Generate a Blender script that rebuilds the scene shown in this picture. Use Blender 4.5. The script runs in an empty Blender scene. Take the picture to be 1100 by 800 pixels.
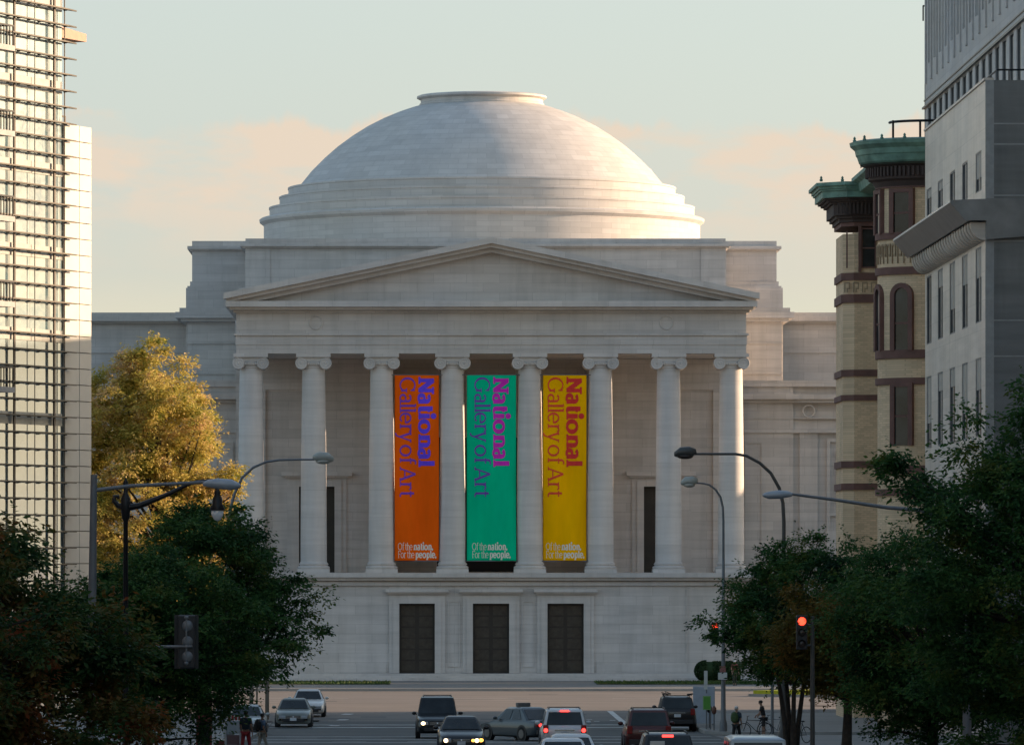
import bpy, bmesh, math, random
import numpy as np
from math import pi, sin, cos, tan, radians, sqrt, atan2
from mathutils import Vector, Matrix
random.seed(7)
scene = bpy.context.scene
COL = scene.collection
F = 6700.0; VX = 445.0; HY = 608.0; CAM = 8.0
def g(Y):                       # street climbs gently towards the camera
    return 0.0 if Y >= 300 else 0.0125 * (300 - max(Y, -60))
def X_(px, Y): return (px - VX) * Y / F
def Z_(py, Y): return CAM + (HY - py) * Y / F

# ------------------------------------------------------------------ materials
def nt(name):
    m = bpy.data.materials.new(name); m.use_nodes = True
    n = m.node_tree.nodes; l = m.node_tree.links
    return m, n, l, n['Principled BSDF']
def lk(l, a, b): l.new(a, b)
def mathn(n, l, op, a, b=None, c=None):
    x = n.new('ShaderNodeMath'); x.operation = op
    for i, v in enumerate((a, b, c)):
        if v is None: continue
        if isinstance(v, (int, float)): x.inputs[i].default_value = v
        else: l.new(v, x.inputs[i])
    return x.outputs[0]
def mixc(n, l, fac, a, b, mode='MIX'):
    x = n.new('ShaderNodeMix'); x.data_type = 'RGBA'; x.blend_type = mode
    for k, v in ((0, fac), (6, a), (7, b)):
        if isinstance(v, (int, float)): x.inputs[k].default_value = v
        elif isinstance(v, tuple): x.inputs[k].default_value = (*v, 1) if len(v) == 3 else v
        else: l.new(v, x.inputs[k])
    return x.outputs[2]
def ramp(n, l, fac, stops):
    r = n.new('ShaderNodeValToRGB'); e = r.color_ramp.elements
    while len(e) < len(stops): e.new(0.5)
    for i, (p, c) in enumerate(stops):
        e[i].position = p; e[i].color = (*c, 1) if isinstance(c, tuple) else (c, c, c, 1)
    l.new(fac, r.inputs[0]); return r.outputs[0]
def noise(n, l, vec, scale, detail=4, rough=0.55):
    x = n.new('ShaderNodeTexNoise'); x.inputs['Scale'].default_value = scale
    x.inputs['Detail'].default_value = detail; x.inputs['Roughness'].default_value = rough
    l.new(vec, x.inputs['Vector']); return x.outputs['Fac']
def pos_scaled(n, l, s):
    gm = n.new('ShaderNodeNewGeometry'); mp = n.new('ShaderNodeMapping'); mp.inputs['Scale'].default_value = s
    l.new(gm.outputs['Position'], mp.inputs[0]); return mp.outputs[0]

def plain(name, c, rough=0.6, metal=0.0, var=0.12, scale=3.0, emit=None, es=0, coat=0.0):
    m, n, l, b = nt(name)
    b.inputs['Roughness'].default_value = rough; b.inputs['Metallic'].default_value = metal
    if coat: b.inputs['Coat Weight'].default_value = coat; b.inputs['Coat Roughness'].default_value = 0.06
    tc = n.new('ShaderNodeTexCoord')
    f = noise(n, l, tc.outputs['Object'], scale, 5)
    lo = tuple(x * (1 - var) for x in c); hi = tuple(min(1, x * (1 + var)) for x in c)
    lk(l, ramp(n, l, f, [(0.3, lo), (0.7, hi)]), b.inputs['Base Color'])
    if emit: b.inputs['Emission Color'].default_value = (*emit, 1); b.inputs['Emission Strength'].default_value = es
    return m

def stone(name, c, mode='wall', bw=1.9, bh=0.72, contrast=0.10, joint=0.72, streak=0.16, rough=0.75, warm=0.0):
    """dressed stone: courses with faint joints, tone differing from block to block, weather streaks"""
    m, n, l, b = nt(name); b.inputs['Roughness'].default_value = rough
    if mode == 'dome':
        tc = n.new('ShaderNodeTexCoord'); vec = tc.outputs['Object']
    else:
        gm = n.new('ShaderNodeNewGeometry'); vec = gm.outputs['Position']
    s = n.new('ShaderNodeSeparateXYZ'); l.new(vec, s.inputs[0])
    cb = n.new('ShaderNodeCombineXYZ')
    if mode == 'dome':
        u = mathn(n, l, 'MULTIPLY', mathn(n, l, 'ARCTAN2', s.outputs[1], s.outputs[0]), 14.0)
        v = s.outputs[2]
    else:
        u = mathn(n, l, 'ADD', s.outputs[0], s.outputs[1]); v = s.outputs[2]
    l.new(u, cb.inputs[0]); l.new(v, cb.inputs[1])
    br = n.new('ShaderNodeTexBrick'); l.new(cb.outputs[0], br.inputs['Vector'])
    br.inputs['Scale'].default_value = 1.0; br.inputs['Brick Width'].default_value = bw
    br.inputs['Row Height'].default_value = bh; br.inputs['Mortar Size'].default_value = 0.018 if mode != 'fine' else 0.01
    br.inputs['Mortar Smooth'].default_value = 0.3
    br.inputs['Color1'].default_value = (*[x * (1 - contrast) for x in c], 1)
    br.inputs['Color2'].default_value = (*[min(1, x * (1 + contrast)) for x in c], 1)
    br.inputs['Mortar'].default_value = (*[x * joint for x in c], 1)
    f1 = noise(n, l, pos_scaled(n, l, (0.25, 0.25, 2.6)), 1.0, 6, 0.6)
    f2 = noise(n, l, pos_scaled(n, l, (1.2, 1.2, 0.12)), 1.0, 5, 0.6)
    f3 = noise(n, l, pos_scaled(n, l, (0.09, 0.09, 0.09)), 1.0, 3, 0.5)
    k1 = ramp(n, l, f1, [(0.3, 1 - streak), (0.7, 1 + streak * 0.4)])
    k2 = ramp(n, l, f2, [(0.28, 1 - streak * 1.1), (0.55, 1.0)])
    k3 = ramp(n, l, f3, [(0.3, (0.93, 0.95, 0.99)), (0.7, (1.03, 1.0, 0.96))])
    o = mixc(n, l, 1.0, br.outputs['Color'], k1, 'MULTIPLY')
    o = mixc(n, l, 1.0, o, k2, 'MULTIPLY'); o = mixc(n, l, 1.0, o, k3, 'MULTIPLY')
    lk(l, o, b.inputs['Base Color'])
    bp = n.new('ShaderNodeBump'); bp.inputs['Strength'].default_value = 0.25; bp.inputs['Distance'].default_value = 0.02
    l.new(f1, bp.inputs['Height']); l.new(bp.outputs[0], b.inputs['Normal'])
    return m

def leafm(name, cols, patch=0.5, fine=4.0, trans=0.35):
    m, n, l, b = nt(name)
    v = pos_scaled(n, l, (1, 1, 1))
    f = noise(n, l, v, patch, 3, 0.5); f2 = noise(n, l, v, fine, 2, 0.5)
    mixf = mathn(n, l, 'ADD', mathn(n, l, 'MULTIPLY', f, 0.7), mathn(n, l, 'MULTIPLY', f2, 0.3))
    k = len(cols); c = ramp(n, l, mixf, [(0.36 + 0.28 * i / (k - 1), cc) for i, cc in enumerate(cols)])
    b.inputs['Roughness'].default_value = 0.75; b.inputs['Specular IOR Level'].default_value = 0.25; lk(l, c, b.inputs['Base Color'])
    tr = n.new('ShaderNodeBsdfTranslucent'); l.new(c, tr.inputs[0])
    mx = n.new('ShaderNodeMixShader'); mx.inputs[0].default_value = trans
    l.new(b.outputs[0], mx.inputs[1]); l.new(tr.outputs[0], mx.inputs[2])
    l.new(mx.outputs[0], n['Material Output'].inputs['Surface'])
    return m

def asphalt(name, c, patch):
    m, n, l, b = nt(name); b.inputs['Roughness'].default_value = 0.8
    f = noise(n, l, pos_scaled(n, l, (0.12, 0.35, 1)), 1.0, 6, 0.6)
    f2 = noise(n, l, pos_scaled(n, l, (6, 6, 6)), 1.0, 3, 0.6)
    a = ramp(n, l, f, [(0.3, tuple(x * (1 - patch) for x in c)), (0.7, tuple(x * (1 + patch) for x in c))])
    k = ramp(n, l, f2, [(0.3, 0.85), (0.7, 1.1)])
    lk(l, mixc(n, l, 1.0, a, k, 'MULTIPLY'), b.inputs['Base Color']); return m

M = {}
M['marble'] = stone('marble', (0.53, 0.505, 0.48), bw=2.3, bh=0.66, contrast=0.065, joint=0.80, streak=0.13)
M['column_marble'] = stone('column_marble', (0.56, 0.535, 0.51), bw=40, bh=1.9, contrast=0.08, joint=0.86, streak=0.10)
M['trim'] = stone('marble_trim', (0.55, 0.525, 0.50), bw=3.2, bh=6, contrast=0.05, joint=0.8, streak=0.14)
M['dome'] = stone('dome_marble', (0.55, 0.525, 0.495), mode='dome', bw=1.5, bh=0.42, contrast=0.07, joint=0.82, streak=0.08)
M['bronze'] = plain('bronze_door', (0.032, 0.028, 0.023), 0.5, 0.3, 0.2, 1.4)
M['bronze_light'] = plain('bronze_door_relief', (0.050, 0.044, 0.036), 0.45, 0.4, 0.2, 3)
M['void'] = plain('doorway_shade', (0.006, 0.006, 0.007), 0.6)
M['roofgrey'] = plain('roof_lead', (0.25, 0.25, 0.24), 0.7)
M['asphalt'] = asphalt('asphalt', (0.085, 0.088, 0.086), 0.25)
M['avenue'] = asphalt('avenue_paving', (0.16, 0.14, 0.125), 0.22)
M['pavement'] = asphalt('pavement_concrete', (0.24, 0.225, 0.21), 0.12)
M['museum_pavement_shaded'] = asphalt('museum_pavement_shaded', (0.15, 0.155, 0.155), 0.12)  # darker than the other pavement: shade before the museum is in the colour
M['kerb'] = plain('kerb_stone', (0.27, 0.265, 0.25), 0.8, var=0.15, scale=0.8)
M['paint'] = plain('road_paint', (0.60, 0.60, 0.58), 0.7, var=0.35, scale=1.2)
M['grass'] = leafm('grass', [(0.03, 0.06, 0.02), (0.05, 0.09, 0.025), (0.09, 0.10, 0.03)], 0.3, 8, 0.2)
M['grass_sunlit'] = leafm('sunlit_look_grass', [(0.40, 0.42, 0.03), (0.60, 0.56, 0.05)], 0.3, 8, 0.2)  # yellow-green grass made brighter so it looks sunlit
M['black'] = plain('black_metal', (0.012, 0.012, 0.013), 0.4, 0.4)
M['pole'] = plain('galvanised_pole', (0.16, 0.17, 0.18), 0.5, 0.4)
M['lamp_grey'] = plain('lamp_housing_grey', (0.34, 0.38, 0.42), 0.45, 0.2)
M['lamp_dark'] = plain('lamp_housing_dark', (0.07, 0.07, 0.065), 0.45, 0.2)
M['lamp_cream'] = plain('lamp_housing_cream', (0.40, 0.39, 0.34), 0.45, 0.1)
M['globe'] = plain('frosted_globe', (0.75, 0.77, 0.78), 0.25)
M['glassdark'] = plain('window_glass', (0.018, 0.022, 0.024), 0.08, var=.9, scale=.7)
M['glassdark'].node_tree.nodes['Principled BSDF'].inputs['Specular IOR Level'].default_value = 0.42
M['bark'] = plain('bark', (0.035, 0.028, 0.022), 0.9, var=0.4, scale=6)
M['tyre'] = plain('tyre_rubber', (0.012, 0.012, 0.012), 0.85)
M['alloy'] = plain('wheel_alloy', (0.14, 0.14, 0.145), 0.4, 0.7)
M['plastic'] = plain('black_plastic', (0.018, 0.018, 0.02), 0.5)
M['plate'] = plain('licence_plate', (0.65, 0.66, 0.68), 0.5)
M['chrome'] = plain('chrome', (0.55, 0.55, 0.56), 0.15, 0.9)
M['headlamp'] = plain('headlamp_glass', (0.45, 0.47, 0.5), 0.1, 0.3)
M['headlamp_on'] = plain('headlamp_lit', (0.9, 0.8, 0.6), 0.3, emit=(1.0, 0.72, 0.38), es=2.2)
M['amber_on'] = plain('turn_signal_lit', (0.9, 0.5, 0.1), 0.3, emit=(1.0, 0.42, 0.06), es=1.8)
M['tail'] = plain('tail_lamp', (0.22, 0.012, 0.012), 0.15)
M['tail_on'] = plain('tail_lamp_lit', (0.6, 0.02, 0.02), 0.3, emit=(1.0, 0.05, 0.04), es=1.6)
M['red_on'] = plain('red_signal_lit', (0.8, 0.05, 0.02), 0.3, emit=(1.0, 0.045, 0.02), es=1.9)
M['lens_off'] = plain('signal_lens_unlit', (0.03, 0.02, 0.015), 0.3)
M['skin'] = plain('skin', (0.30, 0.17, 0.11), 0.55)
M['hair'] = plain('hair', (0.015, 0.012, 0.01), 0.7)

# ------------------------------------------------------------------ mesh helpers
def wloc(o):
    v = Vector((0, 0, 0))
    while o is not None: v += o.location; o = o.parent
    return v
class MB:
    def __init__(s): s.v = []; s.f = []; s.mi = []; s.cur = 0
    def add(s, vs, fs):
        k = len(s.v); s.v += [tuple(p) for p in vs]
        s.f += [tuple(i + k for i in f) for f in fs]; s.mi += [s.cur] * len(fs); return s
    def box(s, x0, x1, y0, y1, z0, z1):
        if x0 > x1: x0, x1 = x1, x0
        if y0 > y1: y0, y1 = y1, y0
        if z0 > z1: z0, z1 = z1, z0
        vs = [(x, y, z) for z in (z0, z1) for y in (y0, y1) for x in (x0, x1)]
        return s.add(vs, [(0, 2, 3, 1), (4, 5, 7, 6), (0, 1, 5, 4), (2, 6, 7, 3), (0, 4, 6, 2), (1, 3, 7, 5)])
    def obox(s, c, ax, ay, az):          # oriented box: centre and three half-axis vectors
        c = Vector(c); ax = Vector(ax); ay = Vector(ay); az = Vector(az)
        vs = [c + i * ax + j * ay + k * az for k in (-1, 1) for j in (-1, 1) for i in (-1, 1)]
        return s.add(vs, [(0, 2, 3, 1), (4, 5, 7, 6), (0, 1, 5, 4), (2, 6, 7, 3), (0, 4, 6, 2), (1, 3, 7, 5)])
    def lathe(s, c, prof, n=32, a0=0, a1=2 * pi, cap=True):
        full = abs(a1 - a0 - 2 * pi) < 1e-6; m = n if full else n + 1
        vs = []; fs = []
        for r, z in prof:
            for i in range(m):
                a = a0 + (a1 - a0) * i / n; vs.append((c[0] + r * cos(a), c[1] + r * sin(a), c[2] + z))
        for j in range(len(prof) - 1):
            for i in range(n):
                i2 = (i + 1) % m
                fs.append((j * m + i, j * m + i2, (j + 1) * m + i2, (j + 1) * m + i))
        if cap and full:
            fs.append(tuple(range(m - 1, -1, -1))); fs.append(tuple((len(prof) - 1) * m + i for i in range(m)))
        return s.add(vs, fs)
    def tube(s, pts, rad, n=8, cap=True):
        pts = [Vector(p) for p in pts]; k = len(pts)
        if not hasattr(rad, '__len__'): rad = [rad] * k
        vs = []; fs = []; ref = None
        for i, p in enumerate(pts):
            d = (pts[min(i + 1, k - 1)] - pts[max(i - 1, 0)]).normalized()
            if ref is None: ref = Vector((0, 0, 1)) if abs(d.z) < 0.9 else Vector((1, 0, 0))
            a = d.cross(ref).normalized(); b = a.cross(d).normalized(); ref = b
            for j in range(n):
                t = 2 * pi * j / n; vs.append(p + rad[i] * (cos(t) * a + sin(t) * b))
        for i in range(k - 1):
            for j in range(n):
                fs.append((i * n + j, i * n + (j + 1) % n, (i + 1) * n + (j + 1) % n, (i + 1) * n + j))
        if cap: fs.append(tuple(range(n - 1, -1, -1))); fs.append(tuple((k - 1) * n + j for j in range(n)))
        return s.add(vs, fs)
    def prism(s, poly, d, ext):          # poly: 3D points in order, ext vector d*ext
        k = len(poly); e = Vector(ext) * d
        vs = [Vector(p) for p in poly] + [Vector(p) + e for p in poly]
        fs = [tuple(range(k - 1, -1, -1)), tuple(range(k, 2 * k))] + [(i, (i + 1) % k, k + (i + 1) % k, k + i) for i in range(k)]
        return s.add(vs, fs)
    def ball(s, c, rx, ry, rz, n=12, m=8):
        vs = [(c[0], c[1], c[2] - rz)]; fs = []
        for j in range(1, m):
            t = -pi / 2 + pi * j / m
            for i in range(n):
                a = 2 * pi * i / n; vs.append((c[0] + rx * cos(t) * cos(a), c[1] + ry * cos(t) * sin(a), c[2] + rz * sin(t)))
        vs.append((c[0], c[1], c[2] + rz)); L = len(vs) - 1
        for i in range(n):
            fs.append((0, 1 + (i + 1) % n, 1 + i)); fs.append((L, L - n + i, L - n + (i + 1) % n))
            for j in range(m - 2):
                fs.append((1 + j * n + i, 1 + j * n + (i + 1) % n, 1 + (j + 1) * n + (i + 1) % n, 1 + (j + 1) * n + i))
        return s.add(vs, fs)
    def build(s, name, mat, parent=None, local=False, smooth=False, bevel=0, loc=None, sub=0, fix=True):
        me = bpy.data.meshes.new(name)
        off = Vector(loc) if loc is not None else Vector((0, 0, 0))
        if parent is not None and not local: off = off + Vector((0, 0, 0)); base = wloc(parent)
        else: base = Vector((0, 0, 0))
        o = bpy.data.objects.new(name, me)
        if loc is not None: o.location = Vector(loc) - base; sub_off = Vector(loc)
        else: sub_off = base
        me.from_pydata([tuple(Vector(p) - sub_off) for p in s.v], [], s.f)
        if fix:
            bm = bmesh.new(); bm.from_mesh(me); bmesh.ops.recalc_face_normals(bm, faces=bm.faces); bm.to_mesh(me); bm.free()
        mats = mat if isinstance(mat, (list, tuple)) else [mat]
        for q in mats: me.materials.append(q)
        if len(mats) > 1: me.polygons.foreach_set('material_index', s.mi)
        if smooth:
            me.polygons.foreach_set('use_smooth', [True] * len(me.polygons))
            me.set_sharp_from_angle(angle=radians(40 if smooth is True else smooth))
        COL.objects.link(o)
        if parent is not None: o.parent = parent
        if bevel:
            b = o.modifiers.new('bevel', 'BEVEL'); b.width = bevel; b.segments = 2; b.limit_method = 'ANGLE'; b.angle_limit = radians(35)
        if sub:
            q = o.modifiers.new('subdivision', 'SUBSURF'); q.levels = sub; q.render_levels = sub
        return o
def tag(o, label=None, cat=None, group=None, kind=None):
    if label: o['label'] = label
    if cat: o['category'] = cat
    if group: o['group'] = group
    if kind: o['kind'] = kind
    return o
def empty(name, loc, label, cat, rz=0, group=None):
    o = bpy.data.objects.new(name, None); COL.objects.link(o); o.location = loc; o.rotation_euler = (0, 0, rz)
    o.empty_display_size = 0.5
    return tag(o, label, cat, group)
def copy_tree(o, parent=None):
    c = o.copy(); COL.objects.link(c); c.parent = parent
    for ch in [x for x in bpy.data.objects if x.parent == o]: copy_tree(ch, c)
    return c

def facade(mb, o, ud, inn, ulen, z0, z1, opens, depth):
    """wall sheet with real openings and reveals; o origin, ud unit direction along wall, inn inward unit"""
    o = Vector(o); ud = Vector(ud); inn = Vector(inn)
    us = sorted({0.0, ulen, *[q for a in opens for q in a[:2]]}); zs = sorted({z0, z1, *[q for a in opens for q in a[2:4]]})
    P = lambda u, z, d=0: (o.x + ud.x * u + inn.x * d, o.y + ud.y * u + inn.y * d, z)
    for i in range(len(us) - 1):
        for j in range(len(zs) - 1):
            um = (us[i] + us[i + 1]) / 2; zm = (zs[j] + zs[j + 1]) / 2
            if not any(a[0] < um < a[1] and a[2] < zm < a[3] for a in opens):
                mb.add([P(us[i], zs[j]), P(us[i + 1], zs[j]), P(us[i + 1], zs[j + 1]), P(us[i], zs[j + 1])], [(0, 1, 2, 3)])
    for a in opens:
        u0, u1, za, zb = a[:4]
        for (p, q) in (((u0, za), (u1, za)), ((u1, za), (u1, zb)), ((u1, zb), (u0, zb)), ((u0, zb), (u0, za))):
            mb.add([P(*p), P(*q), P(*q, depth), P(*p, depth)], [(0, 1, 2, 3)])
def pane(o, ud, inn, u0, u1, z0, z1, d, mb=None):
    mb = mb or MB(); o = Vector(o); ud = Vector(ud); inn = Vector(inn)
    P = lambda u, z, dd: Vector((o.x + ud.x * u + inn.x * dd, o.y + ud.y * u + inn.y * dd, z))
    c = P((u0 + u1) / 2, (z0 + z1) / 2, d)
    return mb.obox(c, ud * abs(u1 - u0) / 2, inn * 0.02, (0, 0, (z1 - z0) / 2))
def window(root, o, ud, inn, u0, u1, z0, z1, d, fm, gm=None, fw=0.07, rail=True, name='window'):
    f = MB()
    for (a, b, c, e) in ((u0, u0 + fw, z0, z1), (u1 - fw, u1, z0, z1), (u0 + fw, u1 - fw, z0, z0 + fw), (u0 + fw, u1 - fw, z1 - fw, z1)):
        pane(o, ud, inn, a, b, c, e, d - 0.05, f)
    if rail: pane(o, ud, inn, u0 + fw, u1 - fw, (z0 + z1) / 2 - fw / 2, (z0 + z1) / 2 + fw / 2, d - 0.05, f)
    w = f.build(name, fm, root)
    pane(o, ud, inn, u0, u1, z0, z1, d).build('pane', gm or M['glassdark'], w)
    return w

# ------------------------------------------------------------------ world, sun, camera
SUN_AZ = radians(15.0); SUN_EL = radians(10.0)
w = bpy.data.worlds.new('World'); scene.world = w; w.use_nodes = True
n = w.node_tree.nodes; l = w.node_tree.links; bg = n['Background']
sky = n.new('ShaderNodeTexSky'); sky.sky_type = 'NISHITA'; sky.sun_disc = False
sky.sun_elevation = SUN_EL; sky.sun_rotation = pi / 2 - SUN_AZ; sky.air_density = 1.0; sky.dust_density = 1.6; sky.ozone_density = 1.5
tc = n.new('ShaderNodeTexCoord'); sp = n.new('ShaderNodeSeparateXYZ'); l.new(tc.outputs['Generated'], sp.inputs[0])
# thin cloud bank low in the sky (azimuth, elevation) and a hazy horizon
hyp = mathn(n, l, 'SQRT', mathn(n, l, 'ADD', mathn(n, l, 'POWER', sp.outputs[0], 2), mathn(n, l, 'POWER', sp.outputs[1], 2)))
el = mathn(n, l, 'DIVIDE', sp.outputs[2], hyp)
az = mathn(n, l, 'ARCTAN2', sp.outputs[0], sp.outputs[1])
cb = n.new('ShaderNodeCombineXYZ'); l.new(mathn(n, l, 'MULTIPLY', az, 26.0), cb.inputs[0]); l.new(mathn(n, l, 'MULTIPLY', el, 75.0), cb.inputs[1])
nz = noise(n, l, cb.outputs[0], 1.35, 6, 0.56)
cb2 = n.new('ShaderNodeCombineXYZ'); l.new(mathn(n, l, 'MULTIPLY', az, 30.0), cb2.inputs[0]); l.new(mathn(n, l, 'MULTIPLY', el, 10.0), cb2.inputs[1])
wob = noise(n, l, cb2.outputs[0], 1.6, 6, 0.6)
el2 = mathn(n, l, 'ADD', el, mathn(n, l, 'MULTIPLY', mathn(n, l, 'SUBTRACT', wob, 0.5), 0.022))
band = ramp(n, l, mathn(n, l, 'MULTIPLY', el2, 10.0), [(0.0, 0.1), (0.42, 0.1), (0.52, 0.35), (0.60, 0.95), (0.695, 1.0), (0.712, 0.0)])
dens = mathn(n, l, 'MULTIPLY', band, ramp(n, l, nz, [(0.40, 0.15), (0.54, 1.0)]))
low = ramp(n, l, mathn(n, l, 'MULTIPLY', el, 10.0), [(0.0, 1.0), (0.38, 0.95), (0.47, 0.25), (0.60, 0.0)])
SKYS = 0.15
skyc = mixc(n, l, 1.0, sky.outputs[0], (SKYS * 1.06, SKYS * 0.98, SKYS * 0.88), 'MULTIPLY')
sky_hz = ramp(n, l, mathn(n, l, 'MULTIPLY', el, 1.0), [(0.0, 1.0), (0.10, 0.85), (0.5, 0.0)])
skyc = mixc(n, l, mathn(n, l, 'MULTIPLY', sky_hz, 0.75), skyc, (0.200, 0.226, 0.254))
skyc = mixc(n, l, mathn(n, l, 'MULTIPLY', low, 0.75), skyc, (0.34, 0.32, 0.235))
skyc = mixc(n, l, mathn(n, l, 'MULTIPLY', dens, 0.9), skyc, (0.345, 0.282, 0.222))
l.new(skyc, bg.inputs[0]); bg.inputs[1].default_value = 1.0

sd = bpy.data.lights.new('sun', 'SUN'); sd.energy = 4.2; sd.angle = radians(0.6); sd.color = (1.0, 0.70, 0.46)
so = bpy.data.objects.new('sun', sd); COL.objects.link(so)
sdir = Vector((cos(SUN_AZ) * cos(SUN_EL), sin(SUN_AZ) * cos(SUN_EL), sin(SUN_EL)))
so.rotation_euler = (-sdir).to_track_quat('-Z', 'Y').to_euler(); so.location = (120, 300, 90)

cd = bpy.data.cameras.new('camera'); co = bpy.data.objects.new('camera', cd); COL.objects.link(co)
cd.sensor_width = 36; cd.lens = F / 1100 * 36; cd.shift_x = (550 - VX) / 1100; cd.shift_y = (HY - 400) / 1100
co.location = (0, 0, CAM); co.rotation_euler = (pi / 2, 0, 0); cd.clip_start = 0.5; cd.clip_end = 6000
scene.camera = co
vs = scene.view_settings; vs.view_transform = 'Standard'; vs.look = 'None'; vs.gamma = 1; vs.use_curve_mapping = False; vs.exposure = 1.28
scene.cycles.max_bounces = 8; scene.cycles.diffuse_bounces = 4

# ------------------------------------------------------------------ ground
def strip(name, x0, x1, y0, y1, dz, mat, kind='structure', nx=1):
    ys = sorted({y0, y1, *[y for y in (-60, 0, 60, 120, 180, 240, 300) if y0 < y < y1]})
    m = MB(); vs = [(x, y, g(y) + dz) for y in ys for x in (x0, x1)]
    m.add(vs, [(2 * i, 2 * i + 1, 2 * i + 3, 2 * i + 2) for i in range(len(ys) - 1)])
    return tag(m.build(name, mat, fix=False), kind=kind)
def slab(name, poly, dz, mat, km=None):   # raised slab following the street's slope
    m = MB(); k = len(poly)
    m.add([(x, y, g(y) + dz) for x, y in poly] + [(x, y, g(y) - 0.3) for x, y in poly],
          [tuple(range(k))] + [(i, (i + 1) % k, k + (i + 1) % k, k + i) for i in range(k)])
    return tag(m.build(name, mat), kind='structure')
strip('ground', -2500, 2500, -1200, 3000, -0.05, M['pavement'])
strip('road', -7.3, 14.0, -100, 345, 0.0, M['asphalt'])
strip('avenue', -300, 300, 322, 400, 0.004, M['avenue'])
slab('pavement_beside_left_kerb', [(-80, -100), (-7.3, -100), (-7.3, 0), (-7.3, 150), (-7.3, 300), (-7.3, 312), (-8.0, 317), (-9.5, 320), (-12, 322), (-80, 322)], 0.13, M['pavement'])
slab('pavement_beside_right_kerb', [(14.4, -100), (80, -100), (80, 284), (15.4, 284), (14.4, 282), (14.4, 150), (14.4, 0)], 0.13, M['pavement'])
slab('pavement_at_far_corner', [(14.9, 293), (80, 293), (80, 336), (18, 336), (15.2, 334), (13.8, 328), (13.8, 296)], 0.13, M['pavement'])
slab('pavement_before_museum', [(-300, 400.3), (300, 400.3), (300, 428), (-300, 428)], 0.14, M['museum_pavement_shaded'])
strip('plaza', -300, 300, 428, 600, 0.10, M['pavement'])
def kerb(name, pts, w=0.25, h=0.145):
    m = MB()
    for (a, b) in zip(pts[:-1], pts[1:]):
        A = Vector((*a, g(a[1]))); B = Vector((*b, g(b[1]))); d = (B - A).normalized(); s = Vector((-d.y, d.x, 0)) * w
        m.add([A, B, B + s, A + s] + [p + Vector((0, 0, h)) for p in (A, B, B + s, A + s)],
              [(0, 1, 5, 4), (1, 2, 6, 5), (2, 3, 7, 6), (3, 0, 4, 7), (4, 5, 6, 7)])
    return tag(m.build(name, M['kerb']), kind='structure')
kerb('kerb_of_left_pavement', [(-7.28, -100), (-7.28, 0), (-7.28, 150), (-7.28, 300), (-7.28, 312), (-7.98, 317), (-9.5, 320.02), (-12, 322.03), (-80, 322.03)])
kerb('kerb_of_right_pavement', [(15.4, 284.02), (14.38, 282), (14.38, 150), (14.38, 0), (14.38, -100)], 0.25)
kerb('kerb_of_far_corner', [(80, 336.02), (18, 336.02), (15.2, 334.02), (13.78, 328), (13.78, 296), (14.88, 292.98), (80, 292.98)], 0.25)
kerb('kerb_before_museum', [(300, 400.0), (-300, 400.0)][::-1], 0.3, 0.16)
for x0, x1, nm in ((-300, -1.6, 'lawn_on_left_of_museum'), (12.2, 300, 'lawn_on_right_of_museum')):
    o = strip('grass_verge', x0, x1, 415, 423, 0.17, M['grass']); 
    m = MB(); rr = random.Random(3 if x0 < 0 else 4)
    for i in range(6000):
        x = rr.uniform(max(x0, -45), min(x1, 60)); y = rr.uniform(415, 423); h = rr.uniform(0.08, 0.18); a = rr.uniform(0, pi)
        m.add([(x - 0.08 * cos(a), y - 0.08 * sin(a), 0.17), (x + 0.08 * cos(a), y + 0.08 * sin(a), 0.17), (x + rr.uniform(-.04, .04), y, 0.17 + h)], [(0, 1, 2)])
    tag(m.build('grass', M['grass'], fix=False), 'short green grass ' + ('left' if x0 < 0 else 'right') + ' of the museum steps', 'grass', kind='stuff')
# traffic island with yellow-green grass, sunlight put into its colour; tip pointing left
tag(MB().prism([(20.6, 384.5, 0), (24, 381.5, 0), (60, 378, 0), (60, 389, 0), (24, 387.5, 0)], 0.15, (0, 0, 1)).build('traffic_island', M['kerb']), kind='structure')
tag(MB().prism([(20.9, 384.5, 0.15), (24, 382, 0.15), (60, 378.5, 0.15), (60, 388.5, 0.15), (24, 387, 0.15)], 0.22, (0, 0, 1)).build('grass_on_traffic_island', M['grass_sunlit']), kind='structure')
# road markings
mk = MB()
def flat(pts, dz=0.012): mk.add([(x, y, g(y) + dz) for x, y in pts], [tuple(range(len(pts)))])
def line(xa, ya, xb, yb, w):
    d = Vector((xb - xa, yb - ya)).normalized(); s = Vector((-d.y, d.x)) * w / 2
    flat([(xa - s.x, ya - s.y), (xb - s.x, yb - s.y), (xb + s.x, yb + s.y), (xa + s.x, ya + s.y)])
for (ya, w_) in ((314.5, 0.9), (309.5, 0.9), (287, 0.6), (278.5, 0.7), (269.5, 0.7)): line(-7.2, ya, 13.7, ya + 0.4, w_)
for (px, ya) in ((630, 326), (638, 322), (655, 324)): line(X_(px, ya), ya, X_(px + 6, ya), ya, 0.6)
line(X_(655, 345), 345, X_(672, 316), 316, 0.32)
for (px, py) in ((373, 767), (368, 773), (360, 779)):
    Y = 8 * F / (py - HY); line(X_(px - 2.2, Y), Y - 0.6, X_(px + 2.2, Y), Y + 1.3, 0.5)
for k in range(9):
    y0 = 60 + k * 22
    for xx in (3.3, -2.0, 8.7): line(xx, y0, xx, y0 + 6, 0.13)
for k in range(24): line(-120 + k * 11, 352 + 0.02 * k, -116 + k * 11, 352, 0.16); line(-120 + k * 11, 378, -114 + k * 11, 378, 0.14)
for k in range(5): line(-6.9 + k * 3.3, 272.8, -5.4 + k * 3.3, 272.8, 0.35)
for k in range(7): line(-5.8 + k * 2.9, 283.0 + 0.3 * (k % 2), -4.4 + k * 2.9, 283.2, 0.3)
for k in range(5): pass
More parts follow.
